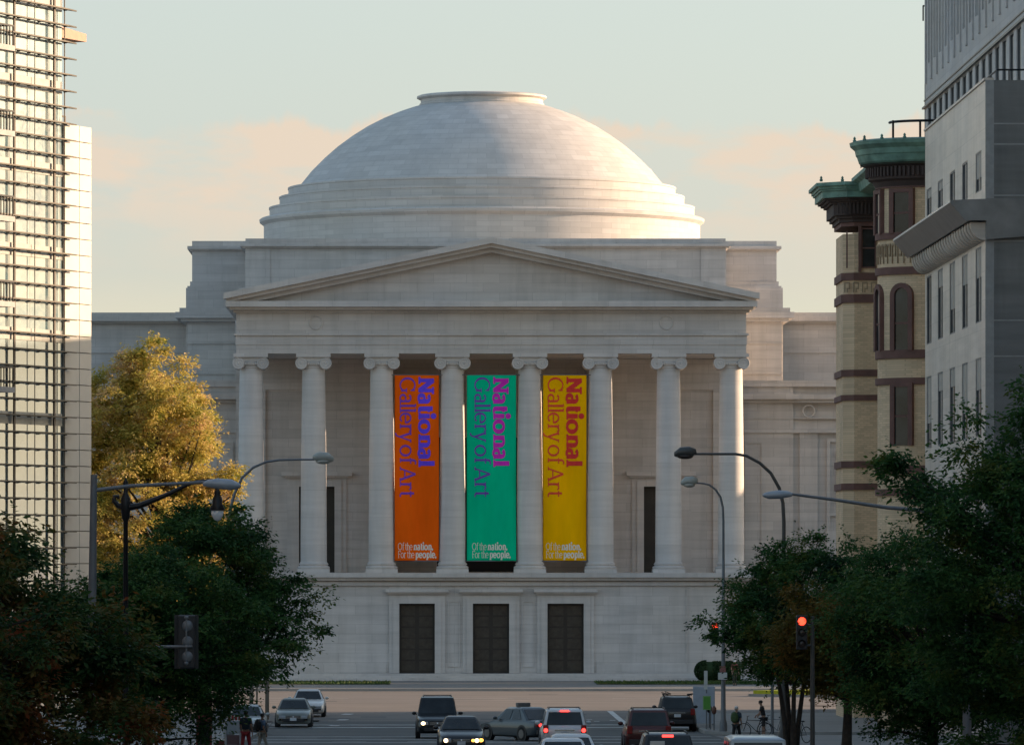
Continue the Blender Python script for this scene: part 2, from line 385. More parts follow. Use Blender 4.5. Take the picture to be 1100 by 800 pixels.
tag(mk.build('road_markings', M['paint'], fix=False), kind='structure')

pt = MB(); rp_ = random.Random(21)
for k in range(26):
    x = rp_.uniform(-30, 34); y = rp_.uniform(346, 397); w_ = rp_.uniform(.8, 4); d_ = rp_.uniform(.15, 2.2)
    pt.add([(x, y, .010), (x + w_, y + rp_.uniform(-.2, .2), .010), (x + w_, y + d_, .010), (x, y + d_, .010)], [(0, 1, 2, 3)])
for k in range(16):
    x = rp_.uniform(-6, 12); y = rp_.uniform(305, 340); w_ = rp_.uniform(.8, 3); d_ = rp_.uniform(.3, 4)
    pt.add([(x, y, .007), (x + w_, y, .007), (x + w_, y + d_, .007), (x, y + d_, .007)], [(0, 1, 2, 3)])
tag(pt.build('road_patches', asphalt('patched_asphalt', (0.10, 0.095, 0.09), 0.3), fix=False), kind='structure')
# ------------------------------------------------------------------ museum
CX = 5.36
mus = empty('museum', (CX, 435, 0), 'pale marble domed museum with an eight column portico at the end of the street', 'museum')
def mbox(mb, u0, u1, y0, y1, z0, z1): mb.box(CX + u0, CX + u1, y0, y1, z0, z1)
# podium with three door openings
pod = MB(); YF = 434.2
doors = [(-1.04, 1.43), (4.08, 6.61), (9.27, 11.80)]
ux0 = CX - 16.05
facade(pod, (ux0, YF, 0), (1, 0, 0), (0, 1, 0), 32.1, 0, 7.02, [(a - ux0, b - ux0, 0.55, 5.41) for a, b in doors], 0.6)
for s in (-1, 1): 
    pod.add([(CX + s * 16.05, YF, 0), (CX + s * 16.05, YF + 1.0, 0), (CX + s * 16.05, YF + 1.0, 7.02), (CX + s * 16.05, YF, 7.02)], [(0, 1, 2, 3)])
    a, b = sorted((s * 16.05, s * 18.1)); mbox(pod, a, b, YF + 0.9, 446, 0, 7.02)
    # plinth course and vertical joint strips
    a, b = sorted((s * 16.12, s * 7.32)); mbox(pod, a, b, YF - 0.1, YF - 0.003, 0.556, 1.2)
    a, b = sorted((s * 13.55, s * 13.68)); mbox(pod, a, b, YF - 0.05, YF - 0.002, 1.2, 6.6)
pod.box(ux0 + 0.3, CX + 15.7, YF + 1.2, 446, 0, 7.02)
mbox(pod, -18.6, 18.6, YF - 0.75, 446.2, 7.22, 7.55)      # stylobate
mbox(pod, -18.35, 18.35, YF - 0.5, 446.1, 7.02, 7.22)
mbox(pod, -16.2, 16.2, YF - 0.18, YF - 0.003, 6.66, 6.92)
pod.build('podium', M['marble'], mus)
st = MB()
mbox(st, -24, 24, 431.2, YF - 0.002, 0.1, 0.28); mbox(st, -23.6, 23.6, 432.0, YF - 0.003, 0.28, 0.42); mbox(st, -18.2, 18.2, 432.8, YF - 0.004, 0.42, 0.55)
st.build('steps', M['trim'], mus)
for a, b in doors:
    d = MB(); d.box(a, b, YF + 0.45, YF + 0.55, 0.55, 5.41)
    do = d.build('door', M['bronze'], mus)
    q = MB()
    for i in range(2):
        for j in range(6):
            c0 = a + 0.14 + i * (b - a) / 2; q.box(c0, c0 + (b - a) / 2 - 0.28, YF + 0.42, YF + 0.446, 0.75 + j * 0.77, 1.4 + j * 0.77)
    q.build('door_panel', M['bronze_light'], do)
    fr = MB(); e = 0.71
    for k, (w0, pr) in enumerate(((e, 0.10), (e - 0.28, 0.17))):
        fr.box(a - w0, a - 0.001, YF - pr, YF - 0.003, 0.56, 5.42 + w0 * 0.85); fr.box(b + 0.001, b + w0, YF - pr, YF - 0.003, 0.56, 5.42 + w0 * 0.85)
        fr.box(a - 0.001, b + 0.001, YF - pr, YF - 0.003, 5.412, 5.42 + w0 * 0.85)
    fr.box(a - 0.95, b + 0.95, YF - 0.5, YF - 0.003, 6.2, 6.42); fr.box(a - 0.8, b + 0.8, YF - 0.3, YF - 0.004, 6.06, 6.2)
    fr.build('door_surround', M['trim'], mus)
for x in ((1.43 + 4.08) / 2, (6.61 + 9.27) / 2):
    pn = MB(); 
    for (a, b, c, e) in ((x - 0.42, x - 0.36, 1.0, 5.6), (x + 0.36, x + 0.42, 1.0, 5.6), (x - 0.36, x + 0.36, 1.0, 1.06), (x - 0.36, x + 0.36, 5.54, 5.6)):
        pn.box(a, b, YF - 0.06, YF - 0.003, c, e)
    pn.build('wall_panel', M['trim'], mus)
# porch back wall with side doorways and deep centre recess
YB = 446.0; bw = MB(); L = 36.2; o0 = CX - 18.1
ops = [(18.1 - 12.33 - 1.27, 18.1 - 12.33 + 1.27, 7.56, 13.7)]
facade(bw, (o0, YB, 0), (1, 0, 0), (0, 1, 0), 18.1 - 7.1, 7.0, 22.8, ops[:1], 0.7)
facade(bw, (CX + 7.1, YB, 0), (1, 0, 0), (0, 1, 0), 18.1 - 7.1, 7.0, 22.8, [(12.33 - 7.1 - 1.27, 12.33 - 7.1 + 1.27, 7.56, 13.7)], 0.7)
for s in (-1, 1):
    bw.add([(CX + s * 7.1, YB, 7), (CX + s * 7.1, YB + 9, 7), (CX + s * 7.1, YB + 9, 22.8), (CX + s * 7.1, YB, 22.8)], [(0, 1, 2, 3)])
facade(bw, (CX - 7.1, YB + 9, 0), (1, 0, 0), (0, 1, 0), 14.2, 7.0, 22.8, [(3.4, 10.8, 7.6, 17.4)], 1.0)
bw.box(CX - 7.1, CX + 7.1, YB - 0.01, YB + 9, 7.0, 7.54)
mbox(bw, -17.9, -7.12, YB - 0.12, YB - 0.003, 20.6, 22.78); mbox(bw, 7.12, 17.9, YB - 0.12, YB - 0.003, 20.6, 22.78)
for s in (-1, 1):
    a, b = sorted((s * 16.0, s * 17.5)); mbox(bw, a, b, YB - 0.3, YB - 0.003, 7.6, 20.597)
bw.build('porch_wall', M['marble'], mus)
dk = MB(); dk.box(CX - 3.8, CX + 3.8, YB + 9.9, YB + 9.98, 7.5, 17.5); dk.build('porch_doorway', M['void'], mus)  # near-black sheet, stands for the shade inside the centre doorway
for s in (-1, 1):
    c = CX + s * 12.33
    dd = MB(); dd.box(c - 1.28, c + 1.28, YB + 0.6, YB + 0.68, 7.56, 13.72); dd.build('porch_doorway', M['bronze'], mus)
    fr = MB(); a = c - 1.27; b = c + 1.27
    for k, (w0, pr) in enumerate(((0.85, 0.10), (0.5, 0.18))):
        fr.box(a - w0, a - 0.001, YB - pr, YB - 0.003, 7.56, 13.72 + w0 * 0.8); fr.box(b + 0.001, b + w0, YB - pr, YB - 0.003, 7.56, 13.72 + w0 * 0.8)
        fr.box(a - 0.001, b + 0.001, YB - pr, YB - 0.003, 13.702, 13.72 + w0 * 0.8)
    fr.box(a - 1.25, b + 1.25, YB - 0.55, YB - 0.003, 14.45, 14.75); fr.box(a - 1.0, b + 1.0, YB - 0.35, YB - 0.004, 14.32, 14.45)
    fr.build('door_surround', M['trim'], mus)
# columns
def column(u):
    x = CX + u; y = 435.3; zb = 7.55
    sh = MB(); prof = []
    for k in range(15):
        t = k / 14; r = 0.92 - 0.13 * t ** 1.7 ; prof.append((r, 0.78 + t * 13.45))
    prof = [(0.99, 0.66), (0.95, 0.72)] + prof + [(0.84, 14.27), (0.84, 14.36)]
    sh.lathe((x, y, zb), prof, 40); s = sh.build('column', M['column_marble'], mus, smooth=True)
    b = MB(); b.box(x - 1.12, x + 1.12, y - 1.12, y + 1.12, zb, zb + 0.26)
    b.lathe((x, y, zb), [(1.08, 0.26), (1.12, 0.32), (1.12, 0.40), (1.06, 0.46), (0.98, 0.48), (0.98, 0.54), (1.03, 0.57), (1.03, 0.63), (0.98, 0.66)], 40)
    b.build('base', M['trim'], s, smooth=True)
    c = MB(); zc = zb + 14.36
    c.lathe((x, y, zc), [(0.84, 0), (0.98, 0.12), (1.02, 0.26), (0.96, 0.32)], 32)
    c.box(x - 1.1, x + 1.1, y - 0.92, y + 0.92, zc + 0.34, zc + 0.62)
    c.box(x - 1.2, x + 1.2, y - 1.1, y + 1.1, zc + 0.64, zc + 0.89)
    for sx in (-1, 1):
        cxv = x + sx * 0.83; czv = zc + 0.20
        # bolster
        pts = [(cxv, y + q, czv) for q in (-1.0, -0.9, -0.45, 0, 0.45, 0.9, 1.0)]
        c.tube(pts, [0.40, 0.42, 0.34, 0.29, 0.34, 0.42, 0.40], 20)
        for sy in (-1, 1):   # spiral fillet on the face
            sp_ = []
            for k in range(46):
                t = k / 45; a = pi / 2 - sx * t * 4.6 * pi; r = 0.39 * (1 - t) ** 0.9 + 0.05
                sp_.append((cxv + r * cos(a), y + sy * 1.01, czv + r * sin(a)))
            c.tube(sp_, [0.042 * (1 - 0.5 * k / 45) for k in range(46)], 5)
            c.ball((cxv, y + sy * 1.0, czv), 0.07, 0.05, 0.07, 8, 6)
    for k in range(5): c.ball((x - 0.36 + k * 0.18, y - 0.93, zc + 0.2), 0.075, 0.08, 0.12, 8, 6)
    c.build('capital', M['trim'], s, smooth=True)
for u in (-16.75, -12.38, -7.63, -2.7, 2.7, 7.63, 12.38, 16.75): column(u)
# entablature
en = MB()
mbox(en, -17.75, 17.75, 434.2, 447, 22.8, 23.4); mbox(en, -17.80, 17.80, 434.15, 447, 23.4, 24.05)
mbox(en, -17.92, 17.92, 434.0, 447, 24.05, 24.2); mbox(en, -17.75, 17.75, 434.22, 470, 24.2, 25.62)
mbox(en, -17.95, 17.95, 433.95, 470, 25.62, 25.82)
en.build('entablature', M['marble'], mus)
for s in (-1, 1):
    wr = MB(); cxw = CX + s * 12.2
    wr.tube([(cxw + 0.46 * cos(t), 434.22, 24.95 + 0.46 * sin(t)) for t in [2 * pi * k / 24 for k in range(25)]], 0.07, 6)
    wr.build('wreath', M['trim'], mus, smooth=True)
co_ = MB(); mbox(co_, -18.45, 18.45, 432.9, 470, 26.0, 26.4); mbox(co_, -18.2, 18.2, 433.3, 470, 25.82, 26.0)
co_.build('cornice', M['trim'], mus)
ty = MB(); ty.prism([(CX - 16.6, 434.5, 26.4), (CX + 16.6, 434.5, 26.4), (CX, 434.5, 30.0)], 0.6, (0, 1, 0)); ty.build('tympanum', M['marble'], mus)
rk = MB()
zo, ze = 30.82, 26.98
for s in (-1, 1):
    E = lambda u, z, y: (CX + s * u, y, z)
    sl = (zo - ze) / 18.45
    for (ya, t0, t1) in ((432.7, 0.0, 0.42), (433.1, 0.42, 0.68), (433.7, 0.68, 1.0)):
        e0 = 18.6 - 0.0 if t0 == 0 else 18.4
        zz = lambda u, t: zo - sl * u - t
        lo = 26.402
        if zz(e0, t1) > lo: poly = [E(0, zz(0, t0), ya), E(e0, zz(e0, t0), ya), E(e0, zz(e0, t1), ya), E(0, zz(0, t1), ya)]
        else:
            ux = (zo - t1 - lo) / sl
            poly = [E(0, zz(0, t0), ya), E(e0, max(zz(e0, t0), lo + .01), ya), E(e0, lo, ya), E(ux, lo, ya), E(0, zz(0, t1), ya)]
        rk.prism(poly, 1.3 if t0 else 1.6, (0, 1, 0))
rk.build('raking_cornice', M['trim'], mus)
rf = MB(); rf.prism([(CX - 18.3, 434.6, 26.42), (CX + 18.3, 434.6, 26.42), (CX, 434.6, 30.6)], 34.3, (0, 1, 0)); rf.build('portico_roof', M['roofgrey'], mus)
# attic blocks
at = MB()
mbox(at, -18.0, 18.0, 469, 500, 20, 31.9); mbox(at, -18.3, 18.3, 468.7, 500.1, 31.9, 32.02); mbox(at, -18.45, 18.45, 468.5, 500.2, 32.02, 32.2); mbox(at, -18.05, 18.05, 468.95, 499.9, 32.2, 32.62)
for s in (-1, 1):
    a, b = sorted((s * 16.2, s * 18.07)); mbox(at, a, b, 468.9, 469.3, 20, 31.89)
    a, b = sorted((s * 16.0, s * 18.5)); mbox(at, a, b, 468.6, 469.6, 20, 28.9)
    a, b = sorted((s * 16.0, s * 18.8)); mbox(at, a, b, 468.4, 469.8, 20, 28.4)
at.build('attic_front', M['marble'], mus)
ab = MB()
mbox(ab, -22.35, 22.35, 477, 513, 20, 32.1); mbox(ab, -22.55, 22.55, 476.8, 513.2, 32.1, 32.22); mbox(ab, -22.7, 22.7, 476.6, 513.4, 32.22, 32.45); mbox(ab, -22.35, 22.35, 476.95, 513, 32.45, 32.85)
mbox(ab, -22.5, 22.5, 476.85, 513.1, 20, 29.75); mbox(ab, -22.7, 22.7, 476.6, 513.3, 20, 29.4); mbox(ab, -22.8, 22.8, 476.5, 513.4, 20, 29.25)
ab.build('attic_block', M['marble'], mus)
wg = MB()
mbox(wg, -22.6, 22.6, 474.6, 520, 15, 26.6); mbox(wg, -23.1, 23.1, 474.0, 520, 26.6, 26.85); mbox(wg, -23.5, 23.5, 473.6, 520, 26.85, 27.3); mbox(wg, -23.2, 23.2, 473.9, 520, 27.3, 27.62)
mbox(wg, -22.65, 22.65, 474.5, 520, 22.6, 22.8); mbox(wg, -22.65, 22.65, 474.5, 520, 24.9, 24.98)
for s in (-1, 1):
    a, b = sorted((s * 22.5, s * 95)); mbox(wg, a, b, 486, 530, 15, 26.9); mbox(wg, a, b, 485.6, 530, 26.9, 27.05); mbox(wg, a, b, 485.3, 530, 27.05, 27.45); mbox(wg, a, b, 485.9, 530, 27.45, 27.75)
    mbox(wg, a, b, 485.9, 530, 24.6, 24.7); mbox(wg, a, b, 485.92, 530, 15, 21.7)
wg.build('upper_wing', M['marble'], mus)
lw = MB()
for s in (-1, 1):
    def sb(ua, ub, y0, y1, z0, z1):
        a, b = sorted((s * ua, s * ub)); mbox(lw, a, b, y0, y1, z0, z1)
    sb(18.0, 95, 447.2, 478, 0, 21.0)
    sb(17.9, 21.8, 446.9, 478, 0, 20.998)
    sb(17.9, 95, 446.7, 478, 20.85, 21.3); 
    sb(17.92, 95, 446.3, 478, 19.95, 20.3); sb(17.95, 95, 446.55, 478, 19.7, 19.95)
    sb(17.93, 22.2, 446.1, 478, 19.94, 20.31)
    sb(17.95, 95, 446.86, 478, 18.55, 18.65)
    sb(17.95, 95, 446.75, 478, 17.55, 17.75)
    sb(17.9, 95, 446.5, 478, 0, 7.0); sb(17.9, 95, 446.2, 478, 7.0, 7.4); sb(17.9, 95, 446.3, 478, 0, 1.2)
    for c in (20.6, 22.9, 32, 44, 56): sb(c - 0.65, c + 0.65, 446.97, 447.3, 7.4, 17.56)
    for c in (27.2, 38, 50): # recessed panels framed by raised fillets
        for (a, b, z0, z1) in ((c - 3.0, c - 2.75, 8.2, 16.9), (c + 2.75, c + 3.0, 8.2, 16.9), (c - 3.0, c + 3.0, 16.9, 17.15), (c - 2.3, c - 2.15, 12.6, 16.2), (c + 2.15, c + 2.3, 12.6, 16.2), (c - 2.3, c + 2.3, 16.2, 16.32), (c - 2.3, c + 2.3, 12.5, 12.62), (c - 2.75, c + 2.75, 11.6, 11.8)):
            sb(a, b, 446.98, 447.3, z0, z1)
    for (a, b, z0, z1) in ((18.3, 18.42, 8.2, 16.8), (19.5, 19.62, 8.2, 16.8), (18.3, 19.62, 16.8, 16.92)): sb(a, b, 446.82, 447.0, z0, z1)
lw.build('lower_wing', M['marble'], mus)
for s in (-1, 1):
    wr = MB(); cxw = CX + s * 22.9
    wr.tube([(cxw + 0.42 * cos(t), 446.84, 19.1 + 0.42 * sin(t)) for t in [2 * pi * k / 20 for k in range(21)]], 0.06, 6)
    wr.build('wreath', M['trim'], mus, smooth=True)
# dome
dm = MB(); dc = (CX, 495, 0)
prof = [(17.3, 32.7), (17.3, 34.95), (17.42, 35.05), (17.62, 35.2), (17.66, 35.42), (17.5, 35.52), (16.85, 35.54), (16.85, 36.2), (16.9, 36.25), (16.9, 36.38), (16.05, 36.42), (16.05, 37.05), (16.1, 37.1), (16.1, 37.22),
        (15.35, 37.26), (15.35, 37.78), (15.4, 37.83), (15.4, 37.95), (14.6, 38.0)]
dm.lathe(dc, prof, 120, cap=False)
dr = dm.build('drum', M['dome'], mus, loc=(CX, 495, 0), smooth=25)
d2 = MB(); pts = [(14.62, 37.98), (14.35, 38.25), (13.5, 39.3), (12.5, 40.3), (11.45, 41.22), (10.3, 42.06), (9.1, 42.82), (7.8, 43.48), (6.6, 43.98), (5.6, 44.32), (4.9, 44.52)]
d2.lathe(dc, pts, 120, cap=False); d2.build('dome', M['dome'], mus, loc=(CX, 495, 0), smooth=80)
d3 = MB(); d3.lathe(dc, [(4.95, 44.35), (4.95, 44.62), (4.85, 44.7), (4.85, 44.95), (5.0, 45.0), (5.15, 45.08), (5.15, 45.22), (4.95, 45.3), (0.2, 45.55)], 80, cap=False)
d3.build('oculus_ring', M['dome'], mus, loc=(CX, 495, 0), smooth=25)

# ------------------------------------------------------------------ lettering: pen strokes with thick and thin
def glyph(ch, T, t):
    """strokes (list of quads-strips) in em units, cap height .70, x height .48; returns strokes, advance"""
    S = []; xh = 0.51; cap = 0.70
    def bar(x0, y0, x1, y1, w):
        d = Vector((x1 - x0, y1 - y0)); d.normalize(); s = Vector((-d.y, d.x)) * w / 2
        k = max(1, int((Vector((x1 - x0, y1 - y0))).length / 0.12)); A = Vector((x0, y0)); B = Vector((x1, y1)); P = [A.lerp(B, i / k) for i in range(k + 1)]
        S.append(([p + s for p in P], [p - s for p in P]))
    def arc(cx, cy, rx, ry, a0, a1, w0=None):
        k = 18; L = []; R = []
        for i in range(k + 1):
            a = radians(a0 + (a1 - a0) * i / k); p = Vector((cx + rx * cos(a), cy + ry * sin(a)))
            nrm = Vector((cos(a) / rx, sin(a) / ry)).normalized(); vert = abs(nrm.x)
            w_ = (t + (T - t) * vert ** 1.5) if w0 is None else w0
            L.append(p + nrm * w_ / 2); R.append(p - nrm * w_ / 2)
        S.append((L, R))
    def ser(x, y, w=None): bar(x - (w or (T * 0.5 + 0.055)), y, x + (w or (T * 0.5 + 0.055)), y, t * 0.8)
    h = t * 0.4
    if ch == 'N':
        W = 0.56; bar(T / 2, 0, T / 2, cap, T * 0.8); bar(W, 0, W, cap, T * 0.8); bar(T / 2, cap - T * .2, W, T * .2, T * 1.0); ser(T / 2, h); ser(W, cap - h); ser(T / 2 - .02, cap - h, .07); adv = W + T / 2 + 0.06
    elif ch == 'a':
        x = 0.36; bar(x, 0, x, xh * 0.72, T); arc(x - .14, xh * 0.70, .14, xh * .27, 0, 150); arc(x - .13, xh * .27, .15, xh * .25, 60, 300); bar(x - .09, xh * .50, x, xh * .54, t); bar(x - .08, t * .7, x, xh * .12, t); ser(x + .04, h, .06); adv = x + T / 2 + 0.07
    elif ch == 'l':
        x = 0.10 + T / 2 - .03; bar(x, 0, x, cap + .03, T); ser(x, h); ser(x - .04, cap + .03 - h, .05); adv = x + T / 2 + 0.075
    elif ch == 'i':
        x = 0.10 + T / 2 - .03; bar(x, 0, x, xh, T); ser(x, h); ser(x - .04, xh - h, .05); r = max(T * .62, .05)
        arc(x, xh + .17, r * .5, r * .5, 0, 360, r * 1.0); adv = x + T / 2 + 0.075
    elif ch == 't':
        x = 0.14 + T / 4; bar(x, .08, x, xh + .13, T); bar(x - .10, xh - h, x + .15, xh - h, t); arc(x + .10, .10, .10 , .10 - t * .3, 180, 300); adv = x + .19
    elif ch in 'oO':
        H = xh if ch == 'o' else cap; rx = (.19 if ch == 'o' else .29) + T * .22; arc(rx + T * .4, H / 2, rx, H / 2 - t * .3, 0, 360); adv = 2 * rx + T * .8 + .05
    elif ch in 'nh':
        x = .10 + T / 2 - .03; x2 = x + .23 + T * .5; bar(x, 0, x, xh if ch == 'n' else cap + .03, T); arc((x + x2) / 2, xh * .62, (x2 - x) / 2, xh * .38 - t * .3, 0, 180); bar(x2, 0, x2, xh * .63, T); ser(x, h); ser(x2, h)
        ser(x - .04, (xh if ch == 'n' else cap + .03) - h, .05); adv = x2 + T / 2 + .075
    elif ch == 'G':
        arc(.33, cap / 2, .30, cap / 2 - t * .3, 45, 320); bar(.56, .06, .56, .30, T); ser(.56, .30, .10); bar(.555, cap * .70, .555, cap - .02, t); adv = .70
    elif ch == 'e':
        rx = .18 + T * .18; cx = rx + T * .4; arc(cx, xh / 2, rx, xh / 2 - t * .3, 0, 315); bar(cx - rx, xh * .50, cx + rx + t * .3, xh * .50, t); adv = 2 * rx + T * .7 + .05
    elif ch == 'r':
        x = .10 + T / 2 - .03; bar(x, 0, x, xh, T); ser(x, h); ser(x - .04, xh - h, .05); arc(x + .14, xh * .72, .13, xh * .25, 60, 180); bar(x + .19, xh * .88, x + .24, xh * .93, T * .9); adv = x + .27
    elif ch == 'y':
        bar(.06, xh, .22, .02, T * .95); bar(.40, xh, .17, -.17, t * 1.2); bar(.17, -.17, .06, -.20, t * 1.3); ser(.07, xh - h, .08); ser(.40, xh - h, .07); adv = .45
    elif ch == 'f':
        x = .15; bar(x, 0, x, cap * .85, T); arc(x + .11, cap * .83, .11, .14, 55, 180); bar(x - .10, xh - h, x + .15, xh - h, t); ser(x, h); adv = .30 + T * .3
    elif ch == 'A':
        bar(.30, cap, .06, 0, t * 1.2); bar(.30, cap, .56, 0, T); bar(.14, cap * .32, .47, cap * .32, t); ser(.06, h, .08); ser(.56, h, .09); adv = .66
    elif ch == 'p':
        x = .10 + T / 2 - .03; bar(x, -.2, x, xh, T); arc(x + .12 + T * .2, xh / 2, .14 + T * .2, xh / 2 - t * .3, -150, 150); ser(x, -.2 + h); ser(x - .04, xh - h, .05); adv = x + .30 + T * .8
    elif ch == 'F':
        bar(.10, 0, .10, cap, T); bar(.10, cap - h, .45, cap - h, t); bar(.10, cap * .52, .36, cap * .52, t); ser(.10, h); bar(.44, cap - .14, .44, cap, t); adv = .50
    elif ch == '.':
        r = max(T * .62, .05); arc(r / 2 + .03, r / 2, r * .5, r * .5, 0, 360, r); adv = r + .08
    else: adv = .20
    return S, adv
def lettering(text, x0, z0, size, length, T, t, direction, depthf, name, mat, parent, y0, segs=None):
    """direction 'down': reads from top to bottom, letters' tops to the right. length fits the whole text."""
    tot = 0; items = []
    for k, ch in enumerate(text):
        TT, tt = (T, t) if segs is None else segs[k]
        S, adv = glyph(ch, TT, tt); adv -= .035 if ch != ' ' else .04; items.append((tot, S)); tot += adv
    sc = length / tot; m = MB(); lay = 0
    for off, S in items:
        for (Lp, Rp) in S:
            lay = (lay + 1) % 12
            vs = []
            for q in (Lp, Rp):
                for p in q:
                    a = (p.x + off) * sc; b = p.y * size
                    X, Z = (x0 + b, z0 - a) if direction == 'down' else (x0 + a, z0 + b)
                    vs.append((X, y0 + depthf(X, Z) - 0.02 - 0.0012 * lay, Z))
            k = len(Lp); m.add(vs, [(i, i + 1, k + i + 1, k + i) for i in range(k - 1)])
    return m.build(name, mat, parent, fix=False)
def banner_m(name, c):
    m, n, l, b = nt(name); b.inputs['Roughness'].default_value = 0.9; b.inputs['Specular IOR Level'].default_value = 0.05
    f = noise(n, l, pos_scaled(n, l, (0.8, 1, 0.25)), 1.0, 4)
    lk(l, ramp(n, l, f, [(0.3, tuple(x * 0.86 for x in c)), (0.7, tuple(min(1, x * 1.05) for x in c))]), b.inputs['Base Color']); return m
white_t = plain('banner_white_print', (0.75, 0.72, 0.62), 0.6)
for (p0, p1, colname, c, cn, cg, seed) in ((424, 471.5, 'orange', (0.90, 0.125, 0.005), (0.11, 0.04, 0.75), (0.17, 0.035, 0.45), 1), (501.5, 554.5, 'green', (0.0, 0.55, 0.28), (0.60, 0.0, 0.46), (0.12, 0.04, 0.38), 2), (583.3, 630, 'yellow', (0.92, 0.46, 0.0), (0.65, 0.015, 0.01), (0.70, 0.05, 0.005), 3)):
    YB_ = 434.9; x0, x1 = X_(p0, YB_), X_(p1, YB_); zt, zb = Z_(403, YB_), Z_(602, YB_)
    rt = empty('banner', ((x0 + x1) / 2, YB_, zb), colname + ' vertical gallery banner hanging between the portico columns', 'banner', group='banners between the portico columns')
    dep = lambda X, Z, x0=x0, zt=zt, seed=seed: 0.17 * sin((X - x0) * 1.5 + seed * 2 + 0.32 * (Z - zt)) * min(1, (zt - Z) / 4 + .05) + 0.075 * sin((X - x0) * 3.7 - 0.55 * (Z - zt) + seed) * min(1, (zt - Z) / 5)
    m = MB(); nx, nz_ = 24, 80
    for j in range(nz_ + 1):
        for i in range(nx + 1):
            X = x0 + (x1 - x0) * i / nx; Z = zt + (zb - zt) * j / nz_; m.v.append((X, YB_ + dep(X, Z), Z))
    fs = [(j * (nx + 1) + i, j * (nx + 1) + i + 1, (j + 1) * (nx + 1) + i + 1, (j + 1) * (nx + 1) + i) for j in range(nz_) for i in range(nx)]
    m.f = fs; m.mi = [0] * len(fs)
    cl = m.build('cloth', banner_m('banner_' + colname, c), rt, smooth=80, fix=False)
    so_ = cl.modifiers.new('thickness', 'SOLIDIFY'); so_.thickness = 0.008; so_.offset = -1
    bar_ = MB(); bar_.tube([(x0 - 0.35, YB_ + 0.03, zt + 0.03), (x1 + 0.35, YB_ + 0.03, zt + 0.03)], 0.035, 8)
    bar_.build('rod', M['pole'], rt); bar_ = MB(); bar_.tube([(x0 - 0.1, YB_ + 0.03, zb - 0.02), (x1 + 0.1, YB_ + 0.03, zb - 0.02)], 0.03, 8); bar_.build('rod', M['pole'], rt)
    sc = YB_ / F
    xr = x0 + (25.6 / 47.5) * (47.5 * sc) + (p1 - p0 - 47.5) * sc * 0.5
    xl = x0 + 5.6 * sc + (p1 - p0 - 47.5) * sc * 0.5
    # cap height 16.5 px
    sz = 16.5 * sc / 0.70
    lettering('National', xr, zt - 3 * sc, sz, 95 * sc, 0.21, 0.105, 'down', dep, 'lettering', plain('print_bold_' + colname, cn, 0.6), rt, YB_)
    lettering('Gallery of Art', xl, zt - 2.5 * sc, sz, 128 * sc, 0.095, 0.052, 'down', dep, 'lettering', plain('print_light_' + colname, cg, 0.6), rt, YB_)
    s2 = 7.6 * sc / 0.7
    for txt, py, nb, ln in (('Of the nation.', 591.5, 7, 37.5), ('For the people.', 600, 8, 41)):
        segs = [(0.075, 0.045)] * nb + [(0.19, 0.11)] * (len(txt) - nb)
        lettering(txt, x0 + 3.5 * sc + (p1 - p0 - 47.5) * sc * 0.4, Z_(py - 1, YB_), s2, ln * sc, .1, .05, 'right', dep, 'lettering', white_t, rt, YB_, segs)
    for cx_ in (x0 + .04, x1 - .04):
        pass

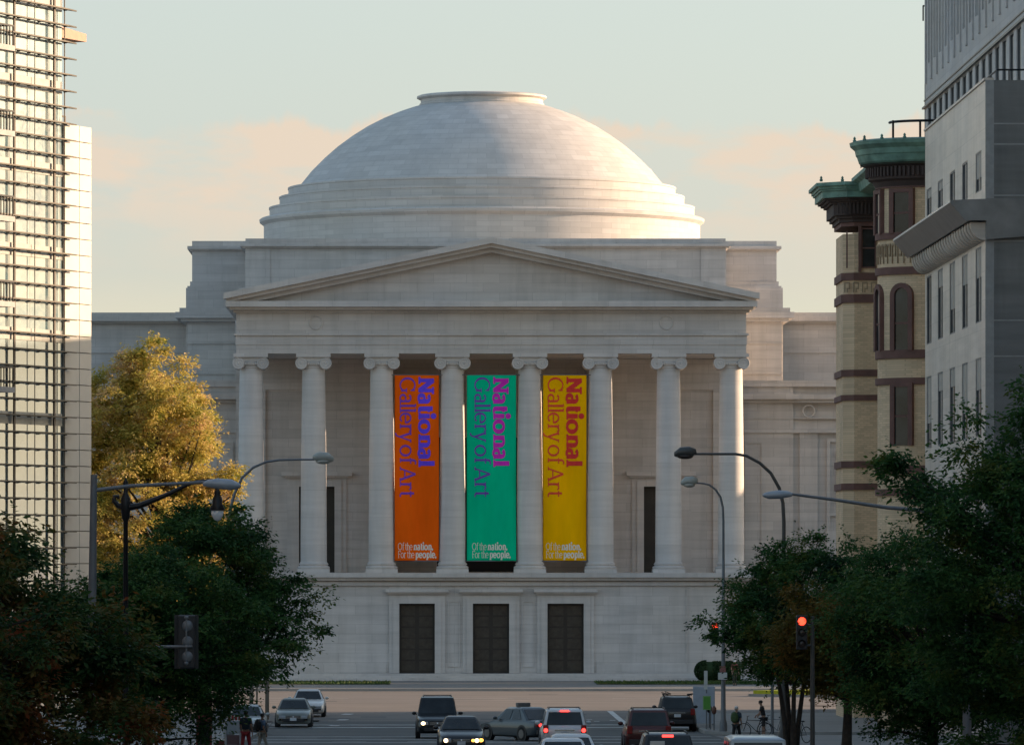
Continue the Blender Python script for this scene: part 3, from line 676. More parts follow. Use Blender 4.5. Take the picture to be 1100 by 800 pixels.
# ------------------------------------------------------------------ trees
def tree(name, x, y, h, rx, ry, zlo, mat, label, seed, K=230, per=260, leaf=0.17, trunkr=0.22, stems=1, group=None, lean=(0, 0), base=None, sun=0.0, shape=1.0, cat='tree', clump=0.75, extra=()):
    """crown between zlo and h (above ground): leaf clumps spread through an uneven ellipsoid"""
    rg = np.random.default_rng(seed); z0 = g(y) if base is None else base
    root = empty(name, (x, y, z0), label, cat, group=group)
    cz = (zlo + h) / 2; rz = (h - zlo) / 2
    d = rg.normal(size=(K, 3)); d /= np.linalg.norm(d, axis=1)[:, None]
    r = rg.uniform(0.25, 1, K) ** 0.45
    lump = 1 + 0.20 * np.sin(3.1 * d[:, 0] + seed) * np.cos(2.7 * d[:, 2] + seed * 1.7) + 0.14 * np.sin(6 * d[:, 1] + 5 * d[:, 2] + seed)
    c = d * (r * lump)[:, None] * np.array([rx, ry, rz]) * 0.93
    hz = c[:, 2] / rz
    fac = np.where(hz > 0, 1 - 0.30 * shape * hz ** 2, 1 - 0.25 * hz ** 2)
    c[:, 0] = c[:, 0] * fac + lean[0] * (hz + 1) / 2; c[:, 1] = c[:, 1] * fac + lean[1] * (hz + 1) / 2
    c[:, 2] += cz
    for e in extra: c = np.vstack([c, np.array(e)[None, :]])
    c[:, 2] = np.clip(c[:, 2], zlo * 0.8, h)
    # trunk and limbs
    tm = MB(); rr = random.Random(seed)
    for s in range(stems):
        a = 2 * pi * s / max(1, stems) + 0.4; sp_ = 0 if stems == 1 else 0.22
        bx, by = sp_ * cos(a), sp_ * sin(a); tx, ty_ = (rx * 0.35 * cos(a), ry * .35 * sin(a)) if stems > 1 else (lean[0] * .4, lean[1] * .4)
        P = []
        for k in range(7):
            t = k / 6; P.append((x + bx + (tx - bx) * t ** 1.4 + 0.08 * sin(3 * t + s), y + by + (ty_ - by) * t ** 1.4 + .08 * cos(4 * t + s), z0 - 0.1 + (h * 0.78 + .1) * t))
        rad = trunkr * (1 if stems == 1 else .55)
        tm.tube(P, [rad * (1.25 if k == 0 else 1 - 0.13 * k) for k in range(7)], 10)
    idx = rg.choice(len(c), min(len(c), 70), replace=False)
    for i in idx:
        e = c[i]; t = min(0.7, max(zlo * 0.75 / h, 0.25) + 0.35 * (e[2] / h) * .8); zz = min(h * t, e[2] * .85)
        A = Vector((x + lean[0] * .3 * zz / h, y, z0 + zz)); B = Vector((x + e[0], y + e[1], z0 + e[2]))
        mid = A.lerp(B, 0.5) + Vector((rr.uniform(-.2, .2), rr.uniform(-.2, .2), rr.uniform(.0, .35)))
        tm.tube([A, mid, B], [trunkr * .3, trunkr * .17, trunkr * .06], 5)
    tm.build('trunk', M['bark'], root, smooth=60)
    # leaves: sprays of leaves drooping from each clump
    n = per; N = len(c) * n
    cs = np.repeat(c, n, axis=0)
    size = np.repeat(rg.uniform(0.6, 1.25, len(c)) * clump, n)
    dd = rg.normal(size=(N, 3)); dd /= np.linalg.norm(dd, axis=1)[:, None]
    rad = rg.uniform(0, 1, N) ** 0.55
    off = dd * (rad * size)[:, None] * np.array([1.0, 1.0, 0.55])
    off[:, 2] -= 0.22 * (off[:, 0] ** 2 + off[:, 1] ** 2) / np.maximum(size, .2)
    # spiky sprigs radiating out of the clump
    ns = 14; sid = rg.integers(0, ns, N); sdv = rg.normal(size=(len(c), ns, 3)); sdv[:, :, 2] *= 0.45; sdv /= np.linalg.norm(sdv, axis=2)[:, :, None]
    cid = np.repeat(np.arange(len(c)), n); sv = sdv[cid, sid]
    onsp = rg.uniform(size=N) < 0.6
    tt = rg.uniform(0.2, 1.22, N) * size
    off2 = sv * tt[:, None] + rg.normal(size=(N, 3)) * 0.055; off2[:, 2] -= 0.12 * tt ** 2
    off = np.where(onsp[:, None], off2, off)
    P = cs + off
    a = np.where(onsp[:, None], sv * 0.8 + rg.normal(size=(N, 3)) * 0.45, dd + rg.normal(size=(N, 3)) * 0.5); a[:, 2] = a[:, 2] * 0.5 - 0.25; a /= np.linalg.norm(a, axis=1)[:, None]
    up = rg.normal(size=(N, 3)) * 0.55 + np.array([0, 0, 1.0]); b = np.cross(a, up); b /= np.maximum(np.linalg.norm(b, axis=1)[:, None], 1e-5)
    Ls = leaf * rg.uniform(0.6, 1.25, N)[:, None]
    V = np.empty((N, 4, 3)); V[:, 0] = P - a * Ls * .5; V[:, 1] = P + b * Ls * .24; V[:, 2] = P + a * Ls * .5; V[:, 3] = P - b * Ls * .24
    me = bpy.data.meshes.new('crown'); me.vertices.add(N * 4); me.vertices.foreach_set('co', V.reshape(-1).astype(np.float32))
    me.loops.add(N * 4); me.loops.foreach_set('vertex_index', np.arange(N * 4, dtype=np.int32))
    me.polygons.add(N); me.polygons.foreach_set('loop_start', np.arange(0, N * 4, 4, dtype=np.int32)); 
    me.update(calc_edges=True); me.materials.append(mat)
    o = bpy.data.objects.new('crown', me); COL.objects.link(o); o.parent = root
    return root
M['leaf_dark'] = leafm('leaves_dark_green', [(0.010, 0.038, 0.015), (0.030, 0.095, 0.027), (0.055, 0.135, 0.032), (0.11, 0.13, 0.026)], 0.7)
M['leaf_mixed'] = leafm('leaves_turning', [(0.016, 0.046, 0.015), (0.04, 0.095, 0.024), (0.14, 0.09, 0.02), (0.25, 0.065, 0.024)], 0.55)
M['leaf_brown'] = leafm('leaves_olive_brown', [(0.03, 0.075, 0.018), (0.12, 0.10, 0.02), (0.24, 0.12, 0.025)], 0.55)
M['leaf_gold'] = leafm('leaves_gold', [(0.20, 0.23, 0.05), (0.44, 0.38, 0.08), (0.60, 0.48, 0.15), (0.58, 0.40, 0.22)], 0.8, 5, 0.4)
M['leaf_lawn'] = leafm('leaves_lawn', [(0.02, 0.05, 0.015), (0.05, 0.08, 0.02), (0.08, 0.09, 0.03)], 0.6)
M['hedge'] = leafm('leaves_hedge', [(0.015, 0.035, 0.012), (0.03, 0.06, 0.02)], 1.5, 8, .2)
tree('street_tree', -9.2, 112, 9.4, 3.1, 3.2, 1.2, M['leaf_mixed'], 'dark street tree turning red at the far left edge, before the glass building', 11, K=230, per=330, leaf=0.13, lean=(-1.6, 0), shape=1.6, clump=.62)
tree('street_tree', -7.7, 117, 6.6, 3.0, 3.0, 0.3, M['leaf_mixed'], 'low reddish green street tree behind the black ornamental lamp post', 12, K=200, per=330, leaf=0.14, clump=.65)
tree('street_tree', -8.6, 200, 7.4, 4.2, 3.6, 1.0, M['leaf_dark'], 'dense dark green street tree behind the hanging globe lamp', 13, K=260, per=330, leaf=0.15, shape=1.2, clump=.7)
tree('street_tree', -7.9, 232, 9.6, 4.4, 4.0, 1.9, M['leaf_dark'], 'dark green street tree reaching out furthest over the left kerb', 14, K=300, per=330, leaf=0.16, shape=1.5, extra=[(3.9, 0, 5.3), (4.4, 0, 4.8), (3.6, 0, 4.2), (4.2, 0, 6.1)])
tree('golden_tree', -14.0, 358, 21.2, 5.9, 5.0, 3.0, M['leaf_gold'], 'tall golden autumn tree lit by the sun beside the museum', 15, K=620, per=340, leaf=0.20, trunkr=.4, shape=1.15, clump=.85, lean=(-2.6, 0))
tree('street_tree', 14.9, 247, 8.6, 3.4, 3.2, 2.7, M['leaf_dark'], 'dark multi stemmed street tree beside the bicycles at the right kerb', 16, K=210, per=330, leaf=0.16, stems=4, extra=[(-3.4, 0, 5.2), (-3.0, 0, 4.6)], lean=(.5, 0))
tree('street_tree', 15.5, 224, 6.6, 3.0, 3.0, 2.0, M['leaf_brown'], 'olive brown street tree behind the lit red traffic signal', 17, K=190, per=330, leaf=0.15)
tree('street_tree', 15.7, 150, 11.6, 4.9, 4.6, 0.6, M['leaf_dark'], 'largest dark green street tree, at the right edge before the grey building', 18, K=430, per=360, leaf=0.14, shape=1.15, lean=(.6, 0), clump=.68)
tree('street_tree', 15.4, 186, 7.7, 3.3, 3.4, 1.0, M['leaf_dark'], 'dark street tree in front of the tan brick building', 19, K=220, per=330, leaf=0.14)
tree('lawn_tree', 62, 450, 13.5, 7, 6, 3, M['leaf_lawn'], 'broad green tree on the lawn beside the right museum wing', 20, K=200, per=120, leaf=0.5, clump=1.5, trunkr=.4, base=0.1)
tree('lawn_tree', 37, 424, 9, 5, 5, 1.0, M['leaf_lawn'], 'low dense green tree at the avenue edge of the museum lawn', 22, K=150, per=130, leaf=0.5, clump=1.4, trunkr=.35, base=0.1)
tree('lawn_tree', 50, 422, 12, 6, 6, 1.5, M['leaf_lawn'], 'rounded green tree furthest right along the avenue edge of the lawn', 23, K=180, per=130, leaf=0.5, clump=1.5, trunkr=.35, base=0.1)
tree('lawn_tree', 47, 437, 10.5, 5, 5, 3, M['leaf_lawn'], 'smaller green tree on the museum lawn, hidden beyond the brick building', 21, K=140, per=120, leaf=0.45, clump=1.3, trunkr=.35, base=0.1)
# clipped hedge by the museum podium
hb = MB(); hy_ = 428.5; 
hx0, hx1 = X_(746, hy_), X_(800, hy_); rg = np.random.default_rng(5); V = []
for i in range(5200):
    a = rg.uniform(0, 2 * pi); t = rg.uniform(-1, 1); u = rg.uniform(0, 1)
    cx_ = hx0 + 0.75 + u * (hx1 - hx0 - 1.5); ph = rg.uniform(-pi / 2, pi / 2); rr_ = 0.78 * rg.uniform(.85, 1.02)
    p = Vector((cx_ + (-1 if u < .03 else 1 if u > .97 else 0) * rr_ * abs(cos(ph)) , hy_ + rr_ * cos(a), 0.82 + rr_ * .85 * sin(a)))
    if u < 0.25:
        d_ = Vector(rg.normal(size=3)).normalized(); p = Vector((hx0 + .8, hy_, .82)) + Vector((-abs(d_.x) * .8, d_.y * .78, d_.z * .72))
    q = Vector(rg.normal(size=3)).normalized() * .07; r_ = q.cross(Vector(rg.normal(size=3))).normalized() * .05
    hb.add([p - q, p + r_, p + q, p - r_], [(0, 1, 2, 3)])
hb.tube([(hx0 + .3, hy_, .8), (hx0 + .6, hy_, .8), (hx1 - .3, hy_, .8)], [.45, .68, .68], 14)
tag(hb.build('hedge', M['hedge'], fix=False), 'clipped dark green hedge at the right foot of the museum', 'hedge')

# ------------------------------------------------------------------ left glass building and panel building
def glassy():
    m, n, l, b = nt('curtain_wall_glass')
    v = pos_scaled(n, l, (0.9, 0.9, 1.37)); f = noise(n, l, v, 1.0, 3)
    f2 = noise(n, l, pos_scaled(n, l, (0.25, .25, .25)), 1.0, 4)
    c = mixc(n, l, ramp(n, l, f, [(0.42, 0.0), (0.58, 1.0)]), (0.16, 0.27, 0.32), (0.34, 0.42, 0.44))
    lk(l, c, b.inputs['Base Color']); b.inputs['Roughness'].default_value = 0.12; b.inputs['Specular IOR Level'].default_value = 0.8
    gl = n.new('ShaderNodeBsdfGlossy'); gl.inputs['Roughness'].default_value = 0.03; gl.inputs['Color'].default_value = (.95, .97, .95, 1)
    bp = n.new('ShaderNodeBump'); bp.inputs['Strength'].default_value = 0.06; bp.inputs['Distance'].default_value = 0.3; l.new(f2, bp.inputs['Height']); l.new(bp.outputs[0], gl.inputs['Normal'])
    mx = n.new('ShaderNodeMixShader'); mx.inputs[0].default_value = 0.5; l.new(b.outputs[0], mx.inputs[1]); l.new(gl.outputs[0], mx.inputs[2])
    l.new(mx.outputs[0], n['Material Output'].inputs['Surface']); return m
M['curtain'] = glassy()
M['bronze_mullion'] = plain('bronze_mullion', (0.05, 0.035, 0.025), 0.4, .3)
M['louver'] = plain('louver_metal', (0.055, 0.045, 0.03), 0.5, 0.2, .45, 9)
M['cream_panel'] = plain('cream_panel', (0.50, 0.485, 0.44), 0.55, var=.06, scale=.5)
M['slab'] = plain('balcony_soffit', (0.35, 0.34, 0.33), .7)
M['tan'] = plain('tan_canopy', (0.36, 0.20, 0.13), .6)
ang = radians(22.0); WD = Vector((sin(ang), cos(ang), 0)); WI = Vector((-cos(ang), sin(ang), 0))   # along wall (away), inward
A = Vector((X_(70, 330), 330, 0))      # end of the glass wall / start of panel wall
GH = Z_(-60, 330)
gb = empty('glass_office_building', (A.x, A.y, 0), 'glass walled office building with metal sunshade louvers at the left edge', 'building')
def along(u, d=0, z=0): p = A + WD * u + WI * d; return Vector((p.x, p.y, z))
body = MB(); c = along(-15, 12.2, GH / 2); body.obox(c, WD * 15, WI * 12, (0, 0, GH / 2)); body.build('curtain_wall', M['curtain'], gb)
# glass sheets face; spandrel bands at each floor
sp_m = plain('spandrel', (0.34, 0.36, 0.34), .4)
fl = 89 * 330 / F
for k in range(10):
    z = Z_(95, 330) - 4 * fl + k * fl
    if z < 3 or z > GH - 1: continue
    q = MB(); q.obox(along(-15, 0.17, z), WD * 14.9, WI * 0.04, (0, 0, 0.32)); q.build('spandrel', sp_m, gb)
def upx(px):  # wall parameter u for picture column px
    k = (px - VX) / F; return (k * A.y - A.x) / (WD.x - k * WD.y)
for px, w_ in ((15, .15), (58, .17), (69, .06), (37, .03)):
    q = MB(); u = upx(px); q.obox(along(u, -.02, GH / 2), WD * w_ / 2 * 1.1, WI * (.04 if w_ > .1 else .02), (0, 0, GH / 2)); q.build('mullion', M['bronze_mullion'], gb)
for k in range(8):
    u = upx(15) - 3.4 * (k + 1); q = MB(); q.obox(along(u, -.02, GH / 2), WD * .12, WI * .07, (0, 0, GH / 2)); q.build('mullion', M['bronze_mullion'], gb)
zl0 = Z_(10.5, 330); dz_ = 17.5 * 330 / F
for k in range(-3, 40):
    z = zl0 - k * dz_
    if z < 6: break
    q = MB(); u0, u1 = -29, upx(69); tip = upx(78.5)
    prof = [(u0, -0.36), (u1 - .2, -0.36), (tip, -0.22), (tip, -.18), (u1 - .2, -.06), (u0, -.06)]
    pl = [along(u, d, z - .05) for u, d in prof]; q.prism(pl, 0.07, (0, 0, 1))
    for j in range(24): q.obox(along(-28.5 + j * 1.25 if j < 22 else -.3, -.15, z - .07), WD * .03, WI * .1, (0, 0, .03))
    q.build('louver', M['louver'], gb)
for k in range(-1, 5):
    zb_ = Z_(71, 330) - k * fl
    b = MB(); u1 = upx(13.2) - 3.0; pl = [along(-29, -.15, zb_), along(u1 - 1.0, -.15, zb_), along(u1, -1.6, zb_), along(-29, -1.6, zb_)]
    b.prism(pl, .28, (0, 0, 1)); bo = b.build('balcony', M['slab'], gb)
    r = MB()
    for j in range(60): r.obox(along(u1 - .1 - j * .35, -1.52, zb_ + .28 + .5), WD * .025, WI * .025, (0, 0, .5))
    r.obox(along(u1 - 10, -1.52, zb_ + 1.3), WD * 10, WI * .05, (0, 0, .04)); r.obox(along(u1 - .35, -.9, zb_ + 1.3), WD * .04, WI * .65, (0, 0, .04))
    r.build('railing', M['black'], bo)
cn = MB(); z1 = Z_(28, 330); z0_ = Z_(40, 330)
pl = [along(0.02, .3, z0_), along(3.3, .3, z0_), along(3.3, .3, z0_ + .42), along(0.02, .3, z1)]; cn.prism(pl, 3.0, WI); cn.build('canopy', M['tan'], gb)
# panel clad neighbour
pb = empty('panel_clad_building', (A.x, A.y, 0), 'narrow cream building clad in flat square panels behind the louvers', 'building')
PT = Z_(133, 330); u1 = upx(100)
q = MB(); q.obox(along(u1 / 2 + .02, 6.2, PT / 2), WD * (u1 / 2 - .03), WI * 6, (0, 0, PT / 2)); q.build('wall', plain('panel_joint', (.12, .115, .10), .8), pb)
q = MB(); nr = int(PT / dz_) + 1; xs = [0.04, upx(87) , u1]
for j in range(nr):
    zt_ = PT - j * dz_; zb_ = max(0, zt_ - dz_ + .045)
    for a, b in zip(xs[:-1], xs[1:]): q.obox(along((a + b) / 2, .14, (zt_ + zb_) / 2), WD * ((b - a) / 2 - .03), WI * .05, (0, 0, (zt_ - zb_) / 2))
q.build('cladding', M['cream_panel'], pb)
q = MB(); q.obox(along(.9, .8, PT + .5), WD * .8, WI * .04, (0, 0, .04))
for uu in (.12, .6, 1.1, 1.65): q.obox(along(uu, .8, PT + .25), WD * .05, WI * .04, (0, 0, .25))
q.build('roof_rail', M['bronze_mullion'], pb)

# ------------------------------------------------------------------ right: grey stone office block
def gpanel(name, c, bw, bh):
    m = stone(name, c, bw=bw, bh=bh, contrast=.12, joint=2.2, streak=.22, rough=.5); return m
M['granite'] = gpanel('dark_granite', (0.21, 0.212, 0.205), 60, 60)
M['limestone'] = stone('pale_limestone', (0.62, 0.54, 0.46), bw=3.2, bh=1.2, contrast=.07, joint=.8, streak=.14, rough=.45)
M['joint'] = plain('pale_joint', (0.30, 0.30, .29), .7)
M['metal_fascia'] = plain('fascia_metal', (0.20, 0.20, .20), .35, .6, .2, 1)
M['ribstone'] = stone('rib_stone', (0.50, 0.48, 0.465), bw=4, bh=3, contrast=.05, joint=.85, streak=.10)
of = empty('stone_office_block', (24, 262, 0), 'grey stone office block with tall narrow windows and an outward sloping cornice', 'building')
Z0 = 28.4; YN, YFAR = 262.0, 293.0
side = MB(); wins = []
for yc in (265.3, 271.9, 278.2, 284.6, 290.8):
    for (za, zb_) in ((23.9, 25.6), (18.35, 21.55), (13.5, 16.85), (8.7, 12.0), (3.9, 7.2)): wins.append((yc - YN - 1.4, yc - YN + 1.4, za, zb_))
facade(side, (24, YN, 0), (0, 1, 0), (1, 0, 0), YFAR - YN, 0, Z0, wins, .14)
side.box(24.4, 45, YN + .5, YFAR, 0, Z0 - .01)
side.box(23.93, 24.35, YN - .04, YFAR, Z0 + .003, Z0 + .10)
side.build('side_wall', M['limestone'], of)
M['blind'] = plain('window_blind', (.34, .31, .27), .7)
rb = random.Random(9)
for w_ in wins:
    wo = window(of, (24, YN, 0), (0, 1, 0), (1, 0, 0), *w_, .10, M['pole'], rail=False)
    um = (w_[0] + w_[1]) / 2; q = MB(); pane((24, YN, 0), (0, 1, 0), (1, 0, 0), um - .05, um + .05, w_[2], w_[3], .05, q); q.build('mullion', M['limestone'], wo)
    hh = rb.choice((0, .25, .4, .65)) * (w_[3] - w_[2])
    if hh: q = MB(); pane((24, YN, 0), (0, 1, 0), (1, 0, 0), w_[0] + .08, w_[1] - .08, w_[3] - hh, w_[3] - .08, .066, q); q.build('blind', M['blind'], wo)
fr = MB(); fr.box(24.35, 45, YN - .02, YN + .5, 0, Z0); 
zz = [0] + [Z_(py, 262) for py in (382.5, 344, 259, 210, 155, 133)] + [Z0]
fr.build('front_wall', M['granite'], of)
j = MB()
for z in zz[1:-1]: j.box(24.35, 45, YN - .035, YN - .022, z - .03, z + .03)
for x in (27.9, 31.8, 35.7, 39.6): j.box(x - .03, x + .03, YN - .034, YN - .023, 0, Z0 - .1)
j.box(23.99, 24.35, YN - .03, YN + .0, 0, Z0)
j.build('stone_joint', M['joint'], of)
cs = MB(); sec = [(24.35, 23.42), (22.5, 23.35), (22.48, 23.25), (23.17, 22.45), (23.3, 22.5), (24.35, 22.5)]
cs.prism([(x, YN - .3, z) for x, z in sec], YFAR - YN + .2, (0, 1, 0)); cs.prism([(x, YN - .31, z) for x, z in [(24.0, 23.43), (26.5, 23.43), (26.5, 21.9), (24.0, 21.7)]], .28, (0, 1, 0))
cs.build('cornice', M['metal_fascia'], of)
cv = MB(); arcp = [(23.35 + .62 * (1 - cos(t)), 22.44 - .75 * sin(t)) for t in [pi / 2 * k / 6 for k in range(7)]]
cv.prism([(24.1, YN, 22.44)] + [(x, YN, z) for x, z in arcp] + [(24.1, YN, 21.65)], YFAR - YN - .1, (0, 1, 0)); 
for k in range(24): 
    yy = YN + .6 + k * 1.28; cv.tube([(x - .03, yy, z) for x, z in arcp], .05, 6)
cv.build('cove_moulding', M['limestone'], of, smooth=60)
rl = MB(); zr = Z0 + .45
rl.tube([(24.5, YFAR, zr), (24.5, YN + .2, zr), (45, YN + .2, zr)], .045, 6)
for k in range(14): rl.tube([(25 + k * 1.0, YN + .2, Z0), (25 + k, YN + .2, zr)], .03, 6)
rl.build('roof_railing', M['black'], of)
# tall ribbed tower behind
tw = empty('ribbed_tower', (27, 276, 0), 'tall pale office tower with vertical stone ribs behind the grey block', 'building')
TX, TY0, TY1, TZ = 27.0, 262.5, 330.0, 52.0
ts = MB(); wins = []; k = 0; y = TY0 + 1.2
while y + 2.3 < TY1:
    wins.append((y - TY0, y - TY0 + 2.15, 28.7, 32.1)); wins.append((y - TY0 + .15, y - TY0 + 1.95, 34.4, TZ - 1.5)); y += 3.45
facade(ts, (TX, TY0, 0), (0, 1, 0), (1, 0, 0), TY1 - TY0, 0, TZ, wins, .16)
ts.box(TX + .6, 46, TY0 + .2, TY1, 0, TZ - .02); ts.box(TX, TX + .6, TY1 - .4, TY1, 0, TZ - .02)
y = TY0 + .45
while y < TY1 - .4:
    ts.box(TX - .09, TX - .002, y, y + .42, 33.4, TZ); y += 3.45
y = TY0 + .45 + 1.72
while y < TY1 - .4:
    ts.box(TX - .02, TX + .15, y - .06, y + .14, 34.41, TZ - 1.51); y += 3.45
ts.build('wall', M['ribstone'], tw)
gv = MB(); gv.box(TX - .05, TX - .003, TY0, TY1, 32.55, 32.62); gv.box(TX - .14, TX - .003, TY0, TY1 + .1, 32.14, 32.24); gv.build('groove', M['black'], tw)
for i, w_ in enumerate(wins): window(tw, (TX, TY0, 0), (0, 1, 0), (1, 0, 0), *w_, .12, M['pole'], rail=False, fw=.06)
q = MB(); q.tube([(TX - .1, TY1 - .3, 36.8), (TX - .1, TY1 - .3, 37.6)], .04); q.tube([(TX + .3, TY1 + .1, 37.6), (TX - .1, TY1 - .3, 37.6)], .04); q.build('roof_rail', M['black'], tw)

# ------------------------------------------------------------------ tan brick building with copper cornice
def brickm(name, c):
    m, n, l, b = nt(name); b.inputs['Roughness'].default_value = .85
    gm = n.new('ShaderNodeNewGeometry'); s = n.new('ShaderNodeSeparateXYZ'); l.new(gm.outputs['Position'], s.inputs[0])
    cb = n.new('ShaderNodeCombineXYZ'); l.new(mathn(n, l, 'ADD', s.outputs[0], s.outputs[1]), cb.inputs[0]); l.new(s.outputs[2], cb.inputs[1])
    br = n.new('ShaderNodeTexBrick'); l.new(cb.outputs[0], br.inputs['Vector']); br.inputs['Scale'].default_value = 1
    br.inputs['Brick Width'].default_value = .32; br.inputs['Row Height'].default_value = .11; br.inputs['Mortar Size'].default_value = .012
    br.inputs['Color1'].default_value = (*[x * .88 for x in c], 1); br.inputs['Color2'].default_value = (*[x * 1.12 for x in c], 1); br.inputs['Mortar'].default_value = (*[x * .80 for x in c], 1)
    f = noise(n, l, pos_scaled(n, l, (.5, .5, .3)), 1, 5); k = ramp(n, l, f, [(.3, .85), (.7, 1.08)])
    lk(l, mixc(n, l, 1.0, br.outputs['Color'], k, 'MULTIPLY'), b.inputs['Base Color']); return m
M['tanbrick'] = brickm('tan_brick', (0.68, 0.50, 0.32)); M['brownstone'] = plain('brownstone', (0.15, 0.075, 0.06), .8, var=.2, scale=1.5)
M['copper'] = plain('verdigris_copper', (0.15, 0.27, 0.215), .6, .1, .4, 1.3); M['terracotta'] = plain('terracotta_tile', (0.33, 0.24, 0.15), .8)
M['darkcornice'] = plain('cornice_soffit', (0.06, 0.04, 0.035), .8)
bb = empty('brick_corner_building', (24.6, 293.2, 0), 'tan brick building with rounded bays and a green copper cornice', 'building')
m = MB(); m.box(24.6, 44, 293.05, 350, 0, 27.9); m.build('wall', M['tanbrick'], bb)
def band_half(mb, cx, cy, R, z0, z1, n=24): mb.lathe((cx, cy, 0), [(0.1, z0), (R, z0), (R, z1), (0.1, z1)], n, a0=pi * .45, a1=pi * 1.55 + .0, cap=False)
B1 = (24.75, 301.5); R1 = 2.35
bay = MB(); bay.lathe((*B1, 0), [(R1, 0), (R1, 26.2)], 48, a0=pi * .5, a1=pi * 1.5, cap=False); b1 = bay.build('rounded_bay', M['tanbrick'], bb, smooth=60)
for (pa, pb_) in ((190, 202), (250, 257), (287, 295), (376, 385), (406, 413), (500, 508), (525, 532)):
    q = MB(); za, zc = Z_(pb_, 300), Z_(pa, 300); q.lathe((*B1, 0), [(R1, za), (R1 + .12, za), (R1 + .12, zc), (R1, zc)], 40, a0=pi * .5, a1=pi * 1.5, cap=False); q.build('stone_band', M['brownstone'], b1, smooth=30)
def deco(mb, px0, px1, y0, z0, z1, Y):   # little raised key pattern
    k = 0; x = X_(px0, Y)
    while x < X_(px1, Y) - .3:
        for (a, b, c, d) in ((0, .06, 0, 1), (.06, .3, .88, 1), (.24, .3, .3, .88), (.12, .24, .3, .42), (.12, .18, .0, .3)):
            mb.box(x + a, x + b, y0 - .03, y0 + .12, z0 + c * (z1 - z0), z0 + d * (z1 - z0))
        x += .46
def on_bay(a): return (B1[0] + (R1) * cos(a), B1[1] + R1 * sin(a))
q = MB()
for i in range(12):
    a = pi * (.98 + i * .045); c_, s_ = cos(a), sin(a); t_ = Vector((-s_, c_, 0)); r_ = Vector((c_, s_, 0))
    for (o_, w_, z0_, z1_) in ((-.12, .02, 22.55, 23.5), (.0, .1, 23.4, 23.5), (.08, .02, 22.9, 23.4), (.03, .06, 22.9, 23.0)):
        p = Vector((*B1, (z0_ + z1_) / 2)) + r_ * (R1 + .02) + t_ * o_; q.obox(p, t_ * w_, r_ * .05, (0, 0, (z1_ - z0_) / 2))
q.build('terracotta_frieze', M['terracotta'], b1)
def bay_window(a, wd, z0, z1, arch=False):
    c_, s_ = cos(a), sin(a); t_ = Vector((-s_, c_, 0)); r_ = Vector((c_, s_, 0)); base = Vector((*B1, 0)) + r_ * R1 * .985
    f = MB(); fz = z1
    f.obox(base + t_ * (-wd / 2 - .12) + Vector((0, 0, (z0 + z1) / 2)), t_ * .12, r_ * .16, (0, 0, (z1 - z0) / 2)); f.obox(base + t_ * (wd / 2 + .12) + Vector((0, 0, (z0 + z1) / 2)), t_ * .12, r_ * .16, (0, 0, (z1 - z0) / 2))
    if arch:
        outer = [base + r_ * .16 + t_ * ((wd / 2 + .24) * cos(q)) + Vector((0, 0, z1 + (wd / 2 + .24) * sin(q))) for q in [pi * k / 12 for k in range(13)]]
        inner = [base + r_ * .16 + t_ * ((wd / 2) * cos(q)) + Vector((0, 0, z1 + (wd / 2) * sin(q))) for q in [pi * k / 12 for k in range(13)]]
        for k in range(12): f.prism([outer[k], outer[k + 1], inner[k + 1], inner[k]], .3, -r_)
    else: f.obox(base + Vector((0, 0, z1 + .1)), t_ * (wd / 2 + .24), r_ * .16, (0, 0, .1))
    f.obox(base + Vector((0, 0, (z0 + z1) / 2)) + r_ * .03, t_ * wd / 2, r_ * .05, (0, 0, .05))
    w_ = f.build('window', M['brownstone'], b1)
    p = MB(); p.obox(base + r_ * .0 + Vector((0, 0, (z0 + z1) / 2)), t_ * wd / 2, r_ * .07, (0, 0, (z1 - z0) / 2))
    if arch: p.prism([base + r_ * .07 + t_ * (wd / 2 * cos(q)) + Vector((0, 0, z1 + .001 + wd / 2 * sin(q))) for q in [pi * k / 12 for k in range(13)]], .14, -r_)
    p.build('pane', M['glassdark'], w_)
a1 = pi * 1.31
bay_window(a1, .85, Z_(250, 299), Z_(206, 299)); bay_window(a1, .75, Z_(376, 299), Z_(317, 299), True); bay_window(a1, .75, Z_(478, 299), Z_(415, 299)); bay_window(pi * 1.06, .75, Z_(376, 299), Z_(317, 299), True); bay_window(pi * 1.06, .8, Z_(250, 299), Z_(206, 299))
# bay cornice flaring outwards
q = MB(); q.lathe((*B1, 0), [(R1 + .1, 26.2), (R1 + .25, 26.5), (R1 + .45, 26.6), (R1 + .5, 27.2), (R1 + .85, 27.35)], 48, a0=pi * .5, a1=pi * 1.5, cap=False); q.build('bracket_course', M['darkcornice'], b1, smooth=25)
q = MB()
for i in range(40):
    a = pi * (.52 + .96 * i / 39); c_, s_ = cos(a), sin(a); q.obox((B1[0] + (R1 + .52) * c_, B1[1] + (R1 + .52) * s_, 26.95), Vector((-s_, c_, 0)) * .05, Vector((c_, s_, 0)) * .08, (0, 0, .22))
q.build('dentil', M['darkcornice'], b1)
cop = [(.75, 27.3), (.9, 27.45), (1.0, 27.75), (1.05, 27.8), (1.1, 28.05), (1.32, 28.25), (1.36, 28.42), (1.1, 28.5), (-1.5, 28.5)]
q = MB(); q.lathe((*B1, 0), [(R1 + r, z) for r, z in cop], 48, a0=pi * .5, a1=pi * 1.5, cap=False); c1 = q.build('copper_cornice', M['copper'], b1, smooth=25)
q = MB()
